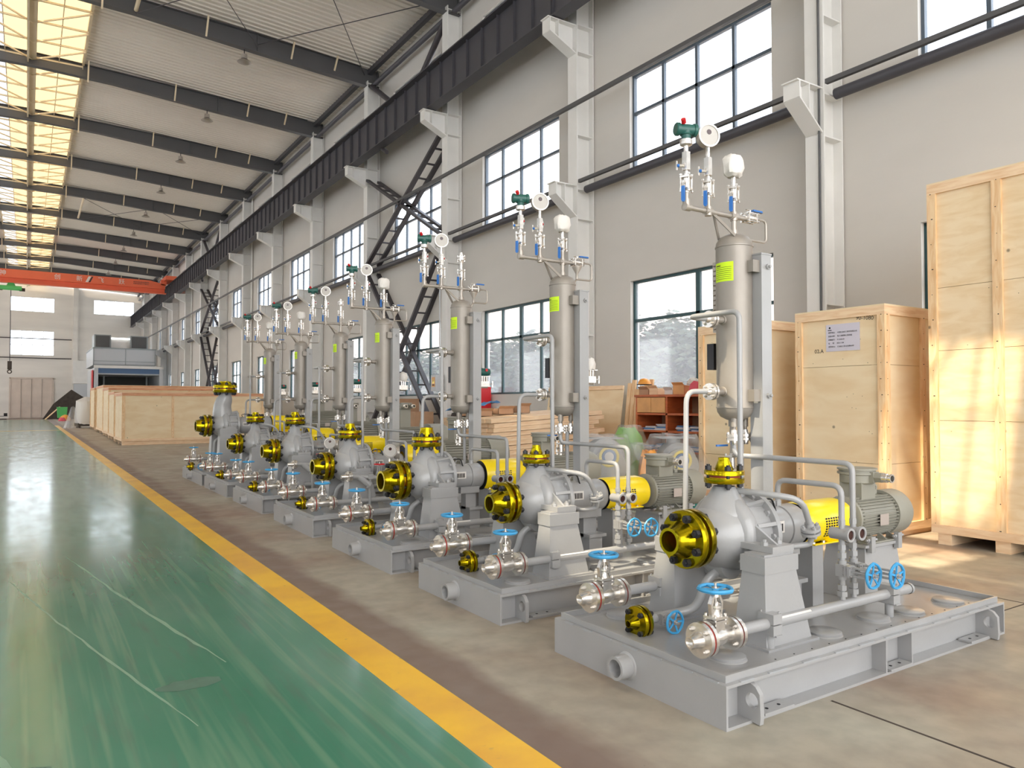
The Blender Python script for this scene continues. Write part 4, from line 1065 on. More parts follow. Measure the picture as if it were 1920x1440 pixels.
    q.lathe((vu, vv, 0), (0,0,1), [(vb,0),(vb+.006,vr*.45),(vb+.028,vr*.80),(vb+.06,vr*.97),(vb+.085,vr),(vb+.087,vr*1.035),(vb+.095,vr*1.035),(vb+.097,vr),(vt-.097,vr),(vt-.095,vr*1.035),(vt-.087,vr*1.035),(vt-.085,vr),(vt-.06,vr*.97),(vt-.028,vr*.80),(vt-.006,vr*.45),(vt,0)], 40)
    vs_ = ob('seal_pot', q, root, label='tall satin beige steel pressure vessel')
    q = G('label'); n = 12; a0, a1 = math.radians(146), math.radians(218); z0, z1 = vt-.335, vt-.205; vs2 = []
    for z in (z0, z1):
        for i in range(n+1):
            a = a0+(a1-a0)*i/n; vs2.append((vu+(vr+.0015)*math.cos(a), vv+(vr+.0015)*math.sin(a), z))
    q.add(vs2, [(i, i+1, n+2+i, n+1+i) for i in range(n)])
    lb = ob('warning_label', q, vs_, label='bright yellow-green printed label')
    q = G('ink')
    for j in range(8):
        z = z1-.022-j*.013; e0, e1 = a0+.12, (a1-.10 if j else a0+.5); m_ = 8; h_ = .0012 if j else .003
        vs3 = [(vu+(vr+.0022)*math.cos(e0+(e1-e0)*i/m_), vv+(vr+.0022)*math.sin(e0+(e1-e0)*i/m_), z+s_*h_) for s_ in (-1, 1) for i in range(m_+1)]
        q.add(vs3, [(i, i+1, m_+2+i, m_+1+i) for i in range(m_)])
    ob('printed_lines', q, lb, kind='stuff')
    cu, cv = vu+.10, vv-.135
    q = G('paint').box(cu-.05, cv-.05, .205, cu+.05, cv+.05, vt-.16); q.box(cu-.054, cv-.054, vt-.16, cu+.054, cv+.054, vt-.15); q.box(cu-.09, cv-.09, .204, cu+.09, cv+.09, .22)
    col = ob('support_post', q, root)
    for z in (vt-.24, vb+.17):
        q = G('vessel').box(cu-.115, cv-.035, z-.04, cu-.05, cv-.023, z+.04); q.box(cu-.115, cv-.023, z-.04, cu-.105, vv-.08, z+.04); ob('bracket', q, col)
        ob('bolt', G('paint').hexn((cu+.01, cv-.05, z), (0,-1,0), .020, .014).cyl((cu+.01, cv-.05, z), (cu+.01, cv-.08, z), .010, 8), col)
    if idx < 3:
        q = G('steelpipe').box(vu-.02, vv+vr+.0, vt-.66, vu+.03, vv+vr+.05, vt-.17)
        for i in range(14): q.torus((vu-.02, vv+vr+.025, vt-.64+i*.034), (0,0,1), .014, .004, 8, 4)
        q.m('darkbolt').box(vu-.06, vv+vr+.01, vt-.92, vu+.01, vv+vr+.07, vt-.74); ob('level_gauge', q, vs_, label='beaded level gauge strip with dark box')
    # nozzles and large bore lines
    for z, nm in ((2.06, 'up'), (1.58, 'low')):
        q = G('vessel').cyl((vu-vr*.9, vv, z), (vu-vr-.06, vv, z), .024, 14).torus((vu-vr, vv, z), (1,0,0), .026, .008); ob('nozzle', q, vs_)
        small_flange(root, (vu-vr-.115, vv, z), (1,0,0), R=.056)
    q = G('paint')
    xl = vu-.437; q.tube([(vu-vr-.15, vv, 2.06), (xl, vv, 2.06), (xl, vc-.01, 2.06), (xl, vc-.01, az+.15)], pr, 12, .06)
    q.lathe((xl, vc-.01, az+.10), (0,0,1), [(0,0),(0,.024),(.06,.024),(.065,.017),(.065,0)], 10); ob('seal_pipe', q, root)
    q = G('paint').tube([(vu-vr-.15, vv, 1.58), (vu-.467, vv, 1.58), (vu-.487, vv, .50), (vu-.45, vv-.2, .45)], pr, 12, .08); ob('seal_pipe', q, root)
    # three bottom nozzles with bolted flanges
    for i, (dx, dy) in enumerate(((-.05, -.03), (.02, .05), (.075, -.02))):
        q = G('vessel').cyl((vu+dx, vv+dy, vb+.06), (vu+dx, vv+dy, 1.345), .021, 12).cyl((vu+dx, vv+dy, 1.35), (vu+dx, vv+dy, 1.30), .013, 10); ob('nozzle', q, vs_)
    for dx, dy in ((-.05, -.03), (.075, -.02)): small_flange(root, (vu+dx, vv+dy, 1.275), (0,0,1), R=.050)
    q = G('steelpipe').cyl((vu+.02, vv+.05, 1.34), (vu+.02, vv+.05, 1.14), .012, 10); ob('drain_pipe', q, root)
    if not P.get('nolev', False):
        b_ = ball_valve(root, (vu+.02, vv+.05, 1.09), (PI/2+PI/2*0, 0, 0)) if False else ball_valve(root, (vu+.02, vv+.05, 1.10), (0, 0, 0))
        b_.children[0].rotation_euler = (0, PI/2, 0); b_.children[0].location = (-.02, 0, .062)
    q = G('paint').tube([(vu-.05, vv-.03, 1.25), (vu-.05, vv-.03, 1.155), (vu+.03, vv-.10, 1.150), (vu+.03, hv, 1.148), (vu+.03, hv, hz+.03)], pr, 12, .055); ob('return_pipe', q, root)
    q = G('paint').tube([(vu+.035, vv-.02, 1.25), (vu+.035, vv-.02, .5)], pr, 12); ob('return_pipe', q, root)
    du2 = g0-1.40
    xa = 1.245+du2*0
    q = G('paint').tube([(xa, vc, az+.12), (xa, vc, 1.025), (xa, hv, 1.025), (xa, hv, hz+.03)], pr, 12, .06)
    q.lathe((xa, vc, az+.10), (0,0,1), [(0,0),(0,.024),(.06,.024),(.065,.017),(.065,0)], 6); ob('cooling_pipe', q, root)
    for x in (xa, vu+.03):
        q = G('paint').lathe((x, hv+.065, .75), (0,-1,0), [(0,0),(0,.034),(.105,.034),(.107,.040),(.125,.040),(.125,.027),(.118,.027)], 22); q.m('glassdark').lathe((x, hv+.065, .75), (0,-1,0), [(.118,.027),(.1185,0)], 18)
        sg = ob('sight_glass', q, root, label='grey sight glass with dark red lens')
        for z, r_ in ((.66, .023), (.615, .026), (.43, .026), (.395, .03), (.80, .022)):
            ob('pipe_union', cached(('union', r_), lambda: G('paint').hexn((0,0,0), (0,0,1), r_, .03)), root, (x, hv, z))
        a_ = 0
        Zv = Vector((math.sin(a_), -math.cos(a_), 0)); Xv = Vector((0, 0, 1)); Yv = Zv.cross(Xv)
        mini_valve(root, (x, hv, .545), Matrix((Xv, Yv, Zv)).transposed().to_euler(), L=.19 if x == xa else .26)
    # flush line from the discharge to the seal cover
    if P.get('flush', True):
        zc = P['dz']-.085
        q = G('paint').tube([(uc+.05, vc-.05, zc), (uc+.09, vc-.26, zc-.005), (uc+.22, vc-.37, zc-.03), (uc+.335, vc-.335, zc-.19)], pr*1.05, 12, .10); ob('flush_pipe', q, root)
        fd = Vector((.15, .05, -.5))
        pf = Vector((uc+.34, vc-.335, zc-.205))
        e = fd.to_track_quat('X', 'Z').to_euler()
        fq = cached('flushflange', lambda: (lambda q_: (q_.lathe((0,0,0), (1,0,0), [(-.03,0),(-.03,.022),(-.004,.024),(-.003,.055),(.012,.055),(.012,.022),(.022,.022),(.022,.055),(.036,.055),(.037,.024),(.06,.02),(.06,0)], 24), small_bolts(q_, (0,0,0), (1,0,0), .042, 4, .012, -.003, .037), q_)[-1])(G('paint')))
        ob('orifice_flange', fq, root, pf, e)
        q = G('paint').tube([tuple(pf+fd*.1), tuple(pf+Vector((.03, .02, -.10))), tuple(pf+Vector((-.06, .10, -.12))), (uc+.24, vc-.1, zc-.30)], pr, 10, .04); ob('flush_pipe', q, root)
    # strainer leg, red valve and dials on some skids
    if P.get('strainer', False):
        small_flange(root, (.50, .20, .64), (1,0,0), R=.062)
        q = G('paint').tube([(.53, .20, .64), (.98, .20, .60)], .026, 12); q.tube([(.62, .20, .63), (.74, .17, .53)], .036, 12); q.hexn((.72, .17, .54), (.6,-.1,-.5), .048, .025)
        q.m('stainless').lathe((.40, .2, .64), (1,0,0), [(0,.014),(.0,.02),(.05,.03),(.055,0)], 14)
        ob('strainer', q, root)
        q = G('paint').cyl((.76, .20, .205), (.76, .20, .61), .018, 10).box(.73, .17, .60, .79, .23, .66); ob('strainer_post', q, root)
        mini_valve(root, (.88, .2, .61), (0, 0, 0), wheelR=.060, L=.16, red=True)
        dial_gauge(root, (1.0, .16, .93), .078); dial_gauge(root, (1.12, .20, .90), .074, (1, -.5, 0))
        q = G('stainless').cyl((1.0, .17, .86), (1.0, .2, .62), .012, 8).cyl((1.12, .2, .83), (1.12, .2, .62), .012, 8); q.hexn((1.0, .17, .80), (0,0,1), .018, .03); ob('gauge_stem', q, root)
    # instrument manifold over the seal pot
    mz = 2.777+P.get('dzv', 0); x1, x2, x3 = vu-.455, vu-.25, vu
    q = G('steelpipe').tube([(x1, vv, mz+.10), (x1, vv, mz), (vu+.12, vv, mz)], pr, 12, .035)
    for x in (x2, x3): q.cyl((x, vv, mz), (x, vv, mz+.10), pr, 12); q.lathe((x, vv, mz-.03), (0,0,1), [(0,0),(0,.024),(.06,.024),(.06,0)], 12)
    q.lathe((x1-.03, vv, mz), (1,0,0), [(0,0),(0.01,.026),(.06,.025),(.06,0)], 12); q.lathe((x1, vv, mz), (0,0,1), [(0,0),(0,.026),(.05,.025),(.05,0)], 12)
    q.cyl((x3, vv, vt-.01), (x3, vv, mz), pr*1.1, 12); q.lathe((x3, vv, vt-.012), (0,0,1), [(0,.026),(.04,.026),(.04,0)], 12)
    for x in (x2, x3): q.lathe((x-.035, vv, mz), (1,0,0), [(0,0),(0,.025),(.07,.025),(.07,0)], 12)
    mf = ob('instrument_manifold', q, root)
    for s_ in (-1, 1): q = G('vessel').bar((vu-.20, vv, mz-.01), (vu-.07, vv+s_*.07, vt-.03), .022, .006, up=(0,1,0)); ob('gusset_strut', q, mf)
    for x in (x1, x2, x3): ball_valve(root, (x, vv, mz+.155), (0, 0, .4))
    bv = ball_valve(root, (vu+.165, vv, mz+.012), (0, PI/2, 0)); bv.children[0].rotation_euler = (PI/2*0, -PI/2, 0); bv.children[0].location = (-.11, 0, .06); bv.children[0].rotation_euler = (0, 0, 0)
    bv.children[0].location = (0, 0, 0); bv.children[0].rotation_euler = (0, 0, PI/2)
    bv.children[0].rotation_euler = (0, PI, PI)
    q = G('steelpipe').tube([(vu+.22, vv, mz+.012), (vu+.335, vv, mz+.012), (vu+.335, vv, vt-.02), (vu+.15, vv, vt-.02), (vu+.12, vv, vt-.10)], .0085, 8, .035); q.hexn((vu+.22, vv, mz+.012), (1,0,0), .016, .03); ob('sample_tube', q, root)
    if idx > 0: q = G('steelpipe').lathe((vu+.14, vv-.03, mz-.15), (0,0,1), [(0,.012),(.05,.012),(.11,.045),(.115,.045),(.055,.008)], 14); ob('funnel', q, root)
    def nblock():
        q = G('stainless'); q.box(-.017, -.02, -.06, .017, .02, .06); q.lathe((0,0,-.10), (0,0,1), [(0,.014),(.02,.016),(.04,.012),(.16,.012),(.18,.016),(.20,.014)], 10)
        for z, a in ((.02, .5), (-.03, 2.6)):
            d = Vector((math.cos(a), math.sin(a), 0)); q.cyl(Vector((0,0,z)), d*.055+Vector((0,0,z)), .009, 8); q.m('red' if z > 0 else 'leverblue').cyl(d*.045+Vector((0,0,z)), d*.06+Vector((0,0,z)), .011, 8); q.m('stainless').bar(d*.062+Vector((0,0,z-.03)), d*.062+Vector((0,0,z+.03)), .008, .008)
        return q
    nb = cached('nblock', nblock)
    for x in (x1, x2): ob('needle_valve', nb, root, (x, vv, mz+.30))
    transmitter(root, (x1, vv, mz+.505), rz=.1)
    q = G('stainless').cyl((x1, vv, mz+.36), (x1, vv, mz+.41), .016, 10); ob('collar', q, root)
    dial_gauge(root, (x2, vv, mz+.505), .074, (-.33, -1, 0)); ob('gauge_stem', G('stainless').cyl((x2, vv, mz+.37), (x2, vv, mz+.44), .014, 8), root)
    q = G('stainless').cyl((x3, vv, mz+.20), (x3, vv, mz+.30), .017, 10); ob('riser', q, root)
    if P.get('wrap', True): transmitter(root, (x3, vv, mz+.345), True)
    else: small_flange(root, (x3, vv, mz+.335), (0,0,1), R=.050); q = G('stainless').cyl((x3, vv, mz+.36), (x3, vv, mz+.40), .022, 10); ob('blind_cap', q, root)
    # differential transmitter on an arm behind the post
    if idx > 0:
        tu, tv, tz = cu+.16, vv-.05, P.get('txz', 1.74)
        q = G('stainless').box(tu-.05, tv-.03, tz-.05, tu+.06, tv+.03, tz+.01); q.cyl((tu-.20, tv, tz-.055), (tu+.05, tv, tz-.055), .012, 8)
        for x in (-.03, 0, .03): q.cyl((tu+x, tv-.02, tz+.01), (tu+x, tv-.02, tz+.07), .010, 8)
        q.box(tu-.06, tv-.035, tz+.062, tu+.075, tv+.035, tz+.07); q.cyl((tu+.06, tv, tz-.02), (tu+.12, tv, tz-.02), .006, 6).cyl((tu+.12, tv, tz-.055), (tu+.12, tv, tz+.015), .007, 6)
        ob('valve_manifold', q, root)
        if P.get('txw', idx in (1, 3)):
            q = G('white'); r_ = random.Random(idx); q.lathe((tu, tv, tz+.07), (0,0,1), [(0,.06),(.05,.068),(.10,.05),(.12,0)], 12); q.v = [(x+r_.uniform(-.008,.008), y+r_.uniform(-.008,.008), z+r_.uniform(-.008,.008)) for x, y, z in q.v]; ob('wrapped_transmitter', q, root, label='instrument wrapped in white plastic')
        else:
            q = G('teal').lathe((tu-.06, tv, tz+.115), (1,0,0), [(0,0),(0,.042),(.02,.044),(.10,.044),(.13,.040),(.13,0)], 18); q.m('red').cyl((tu+.01, tv-.042, tz+.135), (tu+.01, tv-.055, tz+.135), .016, 12); ob('pressure_transmitter', q, root, label='dark green transmitter with red cap')
    return root

UN = [
 dict(Y=2.345, w=1.32, az=.735, sc=1.0, suct=.455, sR=.165, dz=1.075, dR=.117, dhub=(.034, .056), dn=4, dsf=1.0, dph=.62, g0=1.40, g1=1.87, gr=.140, mr=.148, mL=.66, boxz=1.045, vr=.122),
 dict(Y=4.283, w=1.25, az=.73, sc=.98, suct=.44, sR=.160, dz=1.065, dR=.112, dhub=(.033, .054), dn=4, dsf=1.0, dph=.62, g0=1.40, g1=1.86, gr=.140, mr=.155, mL=.66, boxz=1.03, vr=.117),
 dict(Y=6.083, w=1.50, az=.74, sc=1.06, suct=.40, sR=.195, dz=1.12, dR=.153, dhub=(.066, .086), dn=8, dsf=.95, g0=1.35, g1=1.85, gr=.165, mr=.20, mL=1.0, boxz=1.16, flush=False, vv=1.12, wrap=False, vr=.115),
 dict(Y=8.219, w=1.56, az=.725, sc=1.06, suct=.41, sR=.178, dz=1.12, dR=.150, dhub=(.058, .076), dn=8, dsf=.9, g0=1.44, g1=1.92, gr=.165, mr=.24, mL=1.05, boxz=1.30, flush=False, strainer=True, vv=1.12, gl2=True, gz=.80),
 dict(Y=10.357, w=1.70, az=.80, sc=1.06, suct=.38, sR=.180, dz=1.25, dR=.155, dhub=(.055, .075), dn=8, dsf=.8, g0=1.56, g1=2.12, gr=.14, gz=.85, mr=.30, mL=1.1, boxz=1.50, du=.18, strainer=True, vv=1.12, wrap=False, gl2=True, br=1.1, boxend=True),
 dict(Y=12.475, w=1.80, az=.81, sc=1.0, suct=.36, sR=.175, dz=1.235, dR=.155, dhub=(.050, .070), dn=8, dsf=.7, g0=1.57, g1=2.05, gr=.16, gz=.90, mr=.30, mL=1.1, boxz=1.50, du=.20, vv=1.12, br=1.1, boxend=True),
 dict(Y=14.509, w=2.0, az=1.07, sc=1.15, suct=.26, sR=.215, dz=1.80, dR=.23, dhub=(.11, .14), dn=8, dsf=.5, g0=1.50, g1=2.15, gr=.18, gz=1.08, mr=.30, mL=1.1, boxz=1.60, du=.20, vv=1.2, flush=False, tall=True, br=1.3, boxend=True),
]
LB = ['pump skid closest to the tallest crate, with seal pot on a grey post',
      'second pump skid from the camera end, four-bolt top flange and small green-grey motor',
      'third pump skid from the camera end, eight-bolt top flange with no strainer leg',
      'fourth pump skid from the camera end, with red handwheel and two round dials',
      'fifth pump skid from the camera end, red handwheel, dials and flush pipe',
      'sixth pump skid from the camera end, just before the tall curved pump',
      'last pump skid in the row, whose tall curved casing rises well above the others']
for i, P in enumerate(UN): unit(i, P['Y'], P['w'], LB[i], P)

# ================================================================ STORED GOODS ALONG THE WALL
R5 = random.Random(11)
# timber stack lying across the hall
ts = thing('plank_stack', 'tilted stack of pale sawn planks lying before the second lower window', 'planks', (6.8, 11.1, 0))
LEN = 2.62; rise = .055
for lay in range(10):
    z = 1.15-lay*.083; off = R5.uniform(-.05, .10); ll = LEN+R5.uniform(-.35, .1)
    for j in range(9):
        y = .02+j*.205+R5.uniform(-.01, .01); o_ = off+R5.uniform(-.03, .05)
        m_ = cached(('plank', round(ll, 2)), lambda: G('pine_h').box(0, 0, 0, ll, .19, .076))
        ob('plank', m_, ts, (o_, y, z+(R5.uniform(0, .004))), (0, -rise, 0))
for x in (.5, 1.5, 2.5): ob('bearer', G('pine_red').box(x, 0, 0, x+.1, 1.86, .36+rise*x), ts)
for i, (x, y, w_, d_, h_, m_, lb) in enumerate(((6.95, 12.10, .5, .35, .10, 'carton', 'flat open carton at the left end of the plank stack'), (7.55, 12.05, .35, .3, .11, 'carton', 'small tan box between the tarp and the crumpled paper on the planks'), (7.98, 12.05, .3, .3, .14, 'carton', 'brown carton at the right of the crumpled paper on the planks'))):
    t = thing('carton', lb, 'box', (x, y, 1.255+rise*(x-6.8)), 0, 'cartons lying on the plank stack')
    q = G(m_); q.box(0,0,0,w_,d_,.006); q.box(0,0,0,.008,d_,h_).box(w_-.008,0,0,w_,d_,h_).box(0,0,0,w_,.008,h_).box(0,d_-.008,0,w_,d_,h_); ob('box_body', q, t)
    ob('flap', G(m_).bar((w_/2, 0, h_), (w_/2, -.06, h_+.05), w_, .005, up=(0,-.6,-.8)), t)
def crumple(name, lb, cat, c, r, h, m_, seed):
    t = thing(name, lb, cat, c); q = G(m_); rr_ = random.Random(seed); q.lathe((0,0,0), (0,0,1), [(0,0),(0,r),(h*.5,r*.85),(h*.9,r*.45),(h,0)], 13)
    q.v = [(x+rr_.uniform(-.2,.2)*r, y+rr_.uniform(-.2,.2)*r, max(0, z+rr_.uniform(-.15,.15)*h)) for x, y, z in q.v]; ob('crumpled_sheet', q.mesh('crumpled_sheet', False), t); return t
crumple('crumpled_paper', 'crumpled white paper on the plank stack', 'paper', (8.02, 12.72, 1.31), .16, .14, 'white', 2)
t = thing('blue_tarp', 'sloping blue tarpaulin over scrap on the plank stack', 'tarpaulin', (6.85, 12.52, 1.275))
q = G('tarp'); vs = []; n = 14
for i in range(n+1):
    for j in range(6): vs.append((i*.075, j*.08, .10+.012*i+.02*math.sin(i*1.3+j)+R5.uniform(-.008,.008)))
q.add(vs, [(i*6+j, (i+1)*6+j, (i+1)*6+j+1, i*6+j+1) for i in range(n) for j in range(5)]); ob('tarp_sheet', q, t)
ob('scrap_heap', G('junk_dark').lathe((.5,.2,-.02), (0,0,1), [(0,0),(0,.42),(.06,.4),(.13,.2),(.14,0)], 10), t, kind='stuff')
t = thing('plywood_sheet', 'large plywood sheet leaning on the wall behind the planks', 'plywood', (9.66, 11.15, 0))
a_ = .14
q = G('ply').box(0, 0, 0, .02, 2.5, 1.88); ob('sheet', q, t, rot=(0, a_, 0)); ob('edge_batten', G('pine_h').box(-.025, 0, 1.80, 0, 2.5, 1.88), t, rot=(0, a_, 0))
for i in range(7):
    t = thing('leaning_board', 'pale narrow board leaning by the orange cabinet, %s from the cabinet side' % ['first', 'second', 'third', 'fourth', 'fifth', 'sixth', 'seventh'][i], 'board', (9.72, 10.24+i*.12, 0), 0, 'narrow boards leaning beside the cabinet')
    L_ = 1.80+.06*((i*3)%4); ob('board', G('pine').box(0, 0, 0, .035, .10, L_), t, rot=(0, .12, 0))
# orange cabinet
cb = thing('workshop_cabinet', 'orange-brown wooden cabinet with open shelves under the first lower window', 'cabinet', (9.3, 8.55, 0))
W_, D_ = 1.58, .62
for y in (0, .78, W_-.045): ob('upright', G('cabinet').box(0, y, 0, D_, y+.045, 1.62), cb)
ob('cabinet_top', G('cabinet').box(-.02, -.02, 1.62, D_, W_+.02, 1.66), cb)
for z in (.30, .66, 1.0, 1.30): ob('shelf', G('cabinet').box(0, .045, z, D_, W_-.045, z+.035), cb)
for y0_, y1_ in ((.83, 1.17), (1.18, W_-.05)): ob('drawer_front', G('cabinet_panel').box(-.012, y0_, 1.345, .01, y1_, 1.61), cb)
ob('back_board', G('carton').box(D_-.01, 0, 0, D_, W_, 1.62), cb)
n = 0
for z in (.695, 1.035):
    for y in (.14, .45, .95, 1.25):
        n += 1; lv = {.695: 'lower', 1.035: 'upper'}[z]
        t = thing('magazine_stack', 'loose magazine stack on the %s open cabinet shelf, %s' % (lv, ['nearest the crates', 'on the crate side of the divider', 'on the board side of the divider', 'nearest the leaning boards'][(n-1) % 4]), 'magazines', (9.42, 8.55+y, z), 0, 'magazines on the cabinet shelves')
        for k in range(5+n % 4):
            c = ['paper', 'tarp', 'white', 'paper', 'booth_blue'][(k*3+n) % 5]
            ob('magazine', cached(('mag', c), lambda: G(c).box(-.11, -.13, 0, .11, .13, .012)), t, (R5.uniform(-.02,.02), R5.uniform(-.03,.03), k*.0135), (0, 0, R5.uniform(-.4,.4)))
for y, s_, m_, lb in ((9.95, (.2,.22,.10), 'carton', 'small carton on the left corner of the cabinet top'), (9.72, (.25,.2,.12), 'pine_h', 'pale open box next to the left carton on the cabinet top'), (9.35, (.22,.18,.08), 'white', 'white box in the middle of the cabinet top'), (9.08, (.25,.24,.16), 'cabinet_panel', 'tan and red box by the crumpled paper on the cabinet top')):
    t = thing('box', lb, 'box', (9.45, y, 1.66), .1, 'boxes on the cabinet top'); q = G(m_); a, b2, c = s_
    q.box(0,0,0,a,b2,.006); q.box(0,0,0,.006,b2,c).box(a-.006,0,0,a,b2,c).box(0,0,0,a,.006,c).box(0,b2-.006,0,a,b2,c); ob('box_body', q, t); ob('flap', G(m_).bar((0, b2/2, c), (-.05, b2/2, c+.05), b2, .004, up=(-.7,0,-.7)), t)
crumple('crumpled_paper', 'crumpled white paper heap on the cabinet top', 'paper', (9.74, 9.55, 1.66), .15, .17, 'white', 4)
crumple('plastic_bag', 'white plastic bag on the cabinet top near the pink cloth', 'bag', (9.6, 9.0, 1.83), .12, .12, 'white', 8)
crumple('pink_cloth', 'bright pink cloth bunched on the right end of the cabinet top', 'cloth', (9.42, 8.78, 1.66), .15, .20, 'pink', 9)
t = thing('hard_hat', 'yellow-orange hard hat hung on the board tops beside the cabinet', 'helmet', (9.75, 10.38, 1.86)); q = G('orange').lathe((0,0,0), (0,0,1), [(0,.15),(.0,.12),(.04,.118),(.09,.09),(.115,.04),(.12,0)], 20); ob('shell', q, t); ob('brim', G('black').torus((0,0,.0), (0,0,1), .135, .008, 20, 6), t)
# cartons, red hydrant box and electrical box farther along the wall
for x, y, z, s_, lb in ((9.3, 20.3, 0, (.7,.8,.85), 'large brown carton on the floor under the upright taller carton'), (9.3, 20.3, .85, (.6,.75,.80), 'tall brown carton standing on another below the ladder bracing'), (9.3, 19.35, 0, (.6,.85,.85), 'brown carton on the floor beside the electrical box column'), (9.3, 19.35, .85, (.6,.8,.42), 'low brown carton lying on the right-hand floor carton')):
    t = thing('carton', lb.replace('right-hand ', ''), 'box', (x, y, z), 0, 'cartons by the braced wall bay'); a, b2, c = s_
    ob('box_body', G('carton').box(0,0,0,a,b2,c), t); ob('tape', G('cabinet').box(-.002, b2/2-.03, 0, .0, b2/2+.03, c).box(0, b2/2-.03, c, a, b2/2+.03, c+.002), t)
t = thing('hydrant_box', 'red metal hydrant box standing at the wall between two lower windows', 'hydrant box', (10.05, 17.05, .7)); ob('box_body', G('red').box(0,0,0,.4,.17,1.25), t); ob('box_door', G('red').box(-.02,.02,.03,0,.15,1.22), t); ob('stand', G('brace').box(.02,.02,-.7,.38,.15,0), t)
t = thing('electrical_box', 'grey electrical box with yellow warning sign on a wall column', 'electrical box', (9.72, 18.86, 1.86)); ob('enclosure', G('booth_panel').box(0,0,0,.26,.3,.46), t)
s_ = ob('warning_sign', G('label').box(-.003,.05,.12,0,.25,.40), t, label='yellow warning sign with black lightning triangle'); s_.data.materials[0] = MT['cabinet_panel']
q = G('yellow').prism([(.07,.22),(.23,.22),(.15,.36)], (-.004,0,0), (0,1,0), (0,0,1), (-1,0,0), .001); q.m('ink').prism([(.155,.34),(.125,.28),(.15,.285),(.14,.24),(.175,.295),(.15,.29)], (-.006,0,0), (0,1,0), (0,0,1), (-1,0,0), .001).box(-.006,.08,.16,-.004,.22,.19); ob('triangle', q, s_)
ob('cable_pipe', G('booth_panel').cyl((.2,.15,.46),(.2,.15,4.0),.02,8), t)

# wrapped spare pumps under clear film
for i, (x, y, za_, lb) in enumerate(((6.22, 7.40, .84, 'grey spare pump under clear film beside the orange bag, nearer the plank stack'), (7.10, 7.02, .78, 'grey spare pump under clear film beside the half-hidden crate'))):
    t = thing('spare_pump', lb, 'pump', (x, y, 0), -.45, 'spare pumps under plastic film')
    q = G('plywrap').lathe((0, -.25, za_-.02), (0,1,0), [(0,0),(0,.2),(.05,.24),(.30,.24),(.34,.16),(.6,.15),(.62,0)], 28); ob('pump_body', q, t)
    ob('frame', G('plywrap').box(-.25,-.2,.04,.25,.45,.42).box(-.32,-.28,0,.32,.5,.04), t)
    q = G('motor').lathe((0, -.28, .70), (0,-1,0), [(0,0),(0,.23),(.03,.23),(.04,.10),(.04,0)], 28); fl = ob('flange_face', q, t)
    q = G('label').lathe((0,-.325,za_), (0,-1,0), [(-.01,.125),(0,.13),(.003,.125),(.003,.10),(0,.095)], 28); q.ms[0] = 'orange_ring'; 
    if 'orange_ring' not in MT: mat('orange_ring', (216, 196, 96), .5)
    ob('yellow_ring', q, fl); ob('blue_ring', G('booth_blue').lathe((0,-.327,za_), (0,-1,0), [(-.01,.09),(.002,.09),(.003,.065),(0,.055)], 24), fl); ob('cover_disc', G('dialface').lathe((0,-.327,za_), (0,-1,0), [(0,.06),(.002,.06),(.002,0)], 20), fl)
    q = G('plywrap').lathe((0,.0,.9), (0,0,1), [(0,.09),(.15,.09)], 16); q.box(-.24,-.16,1.05,.24,.18,1.065); ob('top_plate', q, t)
for nm, lb, c, r_, h_, m_, cat in (('tarp_bag', 'orange bag between the two wrapped spare pumps', (6.70, 7.05, 0), .15, .90, 'orange', 'bag'), ('tarp_bag', 'green bag behind the wrapped spare pumps', (7.05, 7.85, 0), .24, 1.16, 'green', 'bag')):
    t = thing(nm, lb, cat, c); q = G(m_); q.lathe((0,0,0), (0,0,1), [(0,0),(0,r_*.8),(h_*.3,r_),(h_*.7,r_),(h_*.9,r_*.75),(h_,r_*.4),(h_,0)], 16); rr_ = random.Random(3); q.v = [(x+rr_.uniform(-.03,.03), y+rr_.uniform(-.03,.03), max(0, z+rr_.uniform(-.02,.02))) for x, y, z in q.v]; ob('bag_body', q, t)
t = thing('plastic_film', 'clear crinkled plastic film draped over the spare pumps', 'plastic film', (0, 0, 0))
q = G('film'); nx, ny = 90, 70; tops = ((6.24, 7.40, 1.10, .30), (7.10, 7.02, 1.10, .30), (6.68, 7.25, .98, .2), (7.05, 7.8, 1.20, .16))
for a in range(nx+1):
    for b2 in range(ny+1):
        x, y = 5.62+2.2*a/nx, 6.35+2.0*b2/ny; z = .02
        for cx, cy, cz, cr in tops:
            d = max(0, math.hypot(x-cx, y-cy)-cr); z = max(z, cz-d*2.6-.35*math.sin(7*math.atan2(y-cy, x-cx))*d)
        z += .006*math.sin(17*x+5*y)+.006*math.sin(23*y-9*x)+R5.uniform(-.003,.003); q.v.append((x, y, max(.01, z)))
q.f = [(a*(ny+1)+b2, (a+1)*(ny+1)+b2, (a+1)*(ny+1)+b2+1, a*(ny+1)+b2+1) for a in range(nx) for b2 in range(ny)]; q.k = [0]*len(q.f)
ob('film_sheet', q, t)
t = thing('flange_stack', 'teal flanged ring with tan discs stacked on top, standing behind the nearest pump', 'flanges', (6.62, 6.0, 0))
q = G('frame_teal'); q.ms[0] = 'teal_bright'; mat('teal_bright', (60, 150, 138), .4)
q.lathe((0,0,0), (0,0,1), [(0,0),(0,.20),(.05,.20),(.06,.14),(.30,.14),(.31,.22),(.36,.22),(.36,0)], 28); ob('ring_body', q, t)
for i in range(4): ob('disc', G('carton' if i % 2 else 'white').lathe((0,0,.37+i*.03), (0,0,1), [(0,0),(0,.21-.01*i),(.025,.21-.01*i),(.025,0)], 28), t)

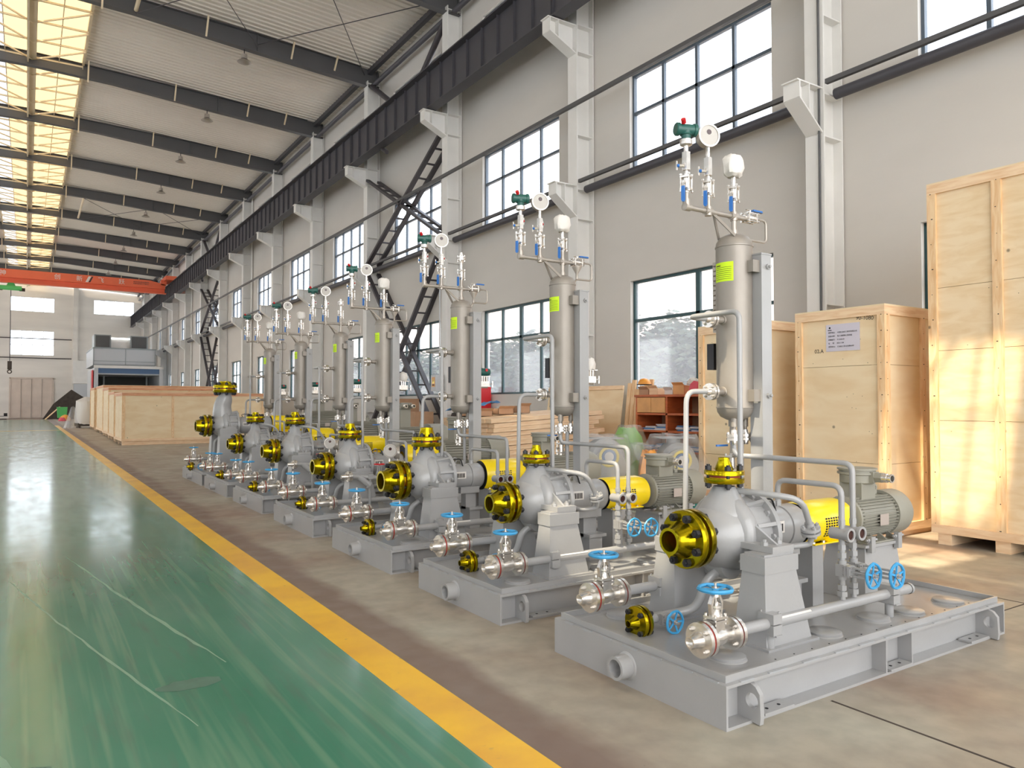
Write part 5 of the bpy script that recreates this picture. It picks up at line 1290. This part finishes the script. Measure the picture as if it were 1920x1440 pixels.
# ================================================================ OUTSIDE THE WINDOWS
ob('ground', G('yard').box(10.8, -40, -.25, 60, 140, -.2), kind=S)
b = thing('neighbour_building', 'pale building with rows of dark windows seen through the lower windows', 'building', (21, -5, 0))
ob('wall', G('building').box(0, 0, -.2, 6, 60, 8.0), b)
for j in range(2):
    for i in range(14): f_ = ob('window', cached('bw', lambda: G('booth_panel').box(-.04, 0, 0, 0, 1.6, 1.6)), b, (0, 1.5+i*4.2, 1.4+3.4*j)); ob('window_mullion', cached('bwm', lambda: G('white').box(-.07, .76, 0, -.04, .84, 1.6)), f_)
ob('cornice', G('orange').box(-.15, 0, 7.4, 0, 60, 7.9), b)
def leafmesh(seed, r, h, n):
    q = G('leaf'); rr_ = random.Random(seed)
    for i in range(n):
        a = rr_.uniform(0, 2*PI); u_ = rr_.uniform(0, 1)**.4; ph_ = math.acos(rr_.uniform(-1, 1)); lump = 1+.25*math.sin(3*a+seed)*math.sin(2*ph_)
        c = Vector((math.cos(a)*math.sin(ph_)*r*u_*lump, math.sin(a)*math.sin(ph_)*r*u_*lump, h+math.cos(ph_)*h*.55*u_*lump)); d = Vector((rr_.uniform(-1,1), rr_.uniform(-1,1), rr_.uniform(-.6,1))).normalized(); _, e1, e2 = basis(d); s1 = rr_.uniform(.06, .12)
        q.add([c-e1*s1*1.5, c-e2*s1*.6, c+e1*s1*1.5, c+e2*s1*.6], [(0,1,2,3)])
    return q
lw = ['bushy tree outside the first lower window from the camera', 'bushy tree outside the second lower window from the camera, left side', 'bushy tree outside the second lower window, nearer the column', 'bushy tree outside the third lower window', 'bushy tree outside the braced bay window', 'bushy tree outside a lower window far along the wall']
lms = [leafmesh(s_, 1.45, 2.45, 3800).mesh('leaves', False) for s_ in (1, 2)]
tk = G('trunk').tube([(0,0,-.2), (.05,.03,1.0), (-.04,.05,2.2)], .07, 8, .1, rf=lambda t: .09-.04*t).mesh('trunk')
for i, (x, y) in enumerate(((14.0, 14.2), (14.0, 19.6), (14.4, 23.4), (14.2, 29), (14.0, 35), (14.0, 44))):
    t = thing('tree', lw[i], 'tree', (x, y, 0), i*1.3, 'trees outside the wall'); ob('leaves', lms[i % 2], t, kind='stuff'); ob('trunk', tk, t)
# font objects become plain meshes so each lettering is an object of its own
dg = bpy.context.evaluated_depsgraph_get()
for o in [o for o in SC.objects if o.type == 'FONT']:
    me = bpy.data.meshes.new_from_object(o.evaluated_get(dg)); n = o.name; par = o.parent; c = o.data
    k = bpy.data.objects.new(n, me); COL.objects.link(k); k.location = o.location; k.rotation_euler = o.rotation_euler; k.parent = par
    bpy.data.objects.remove(o); k.name = n
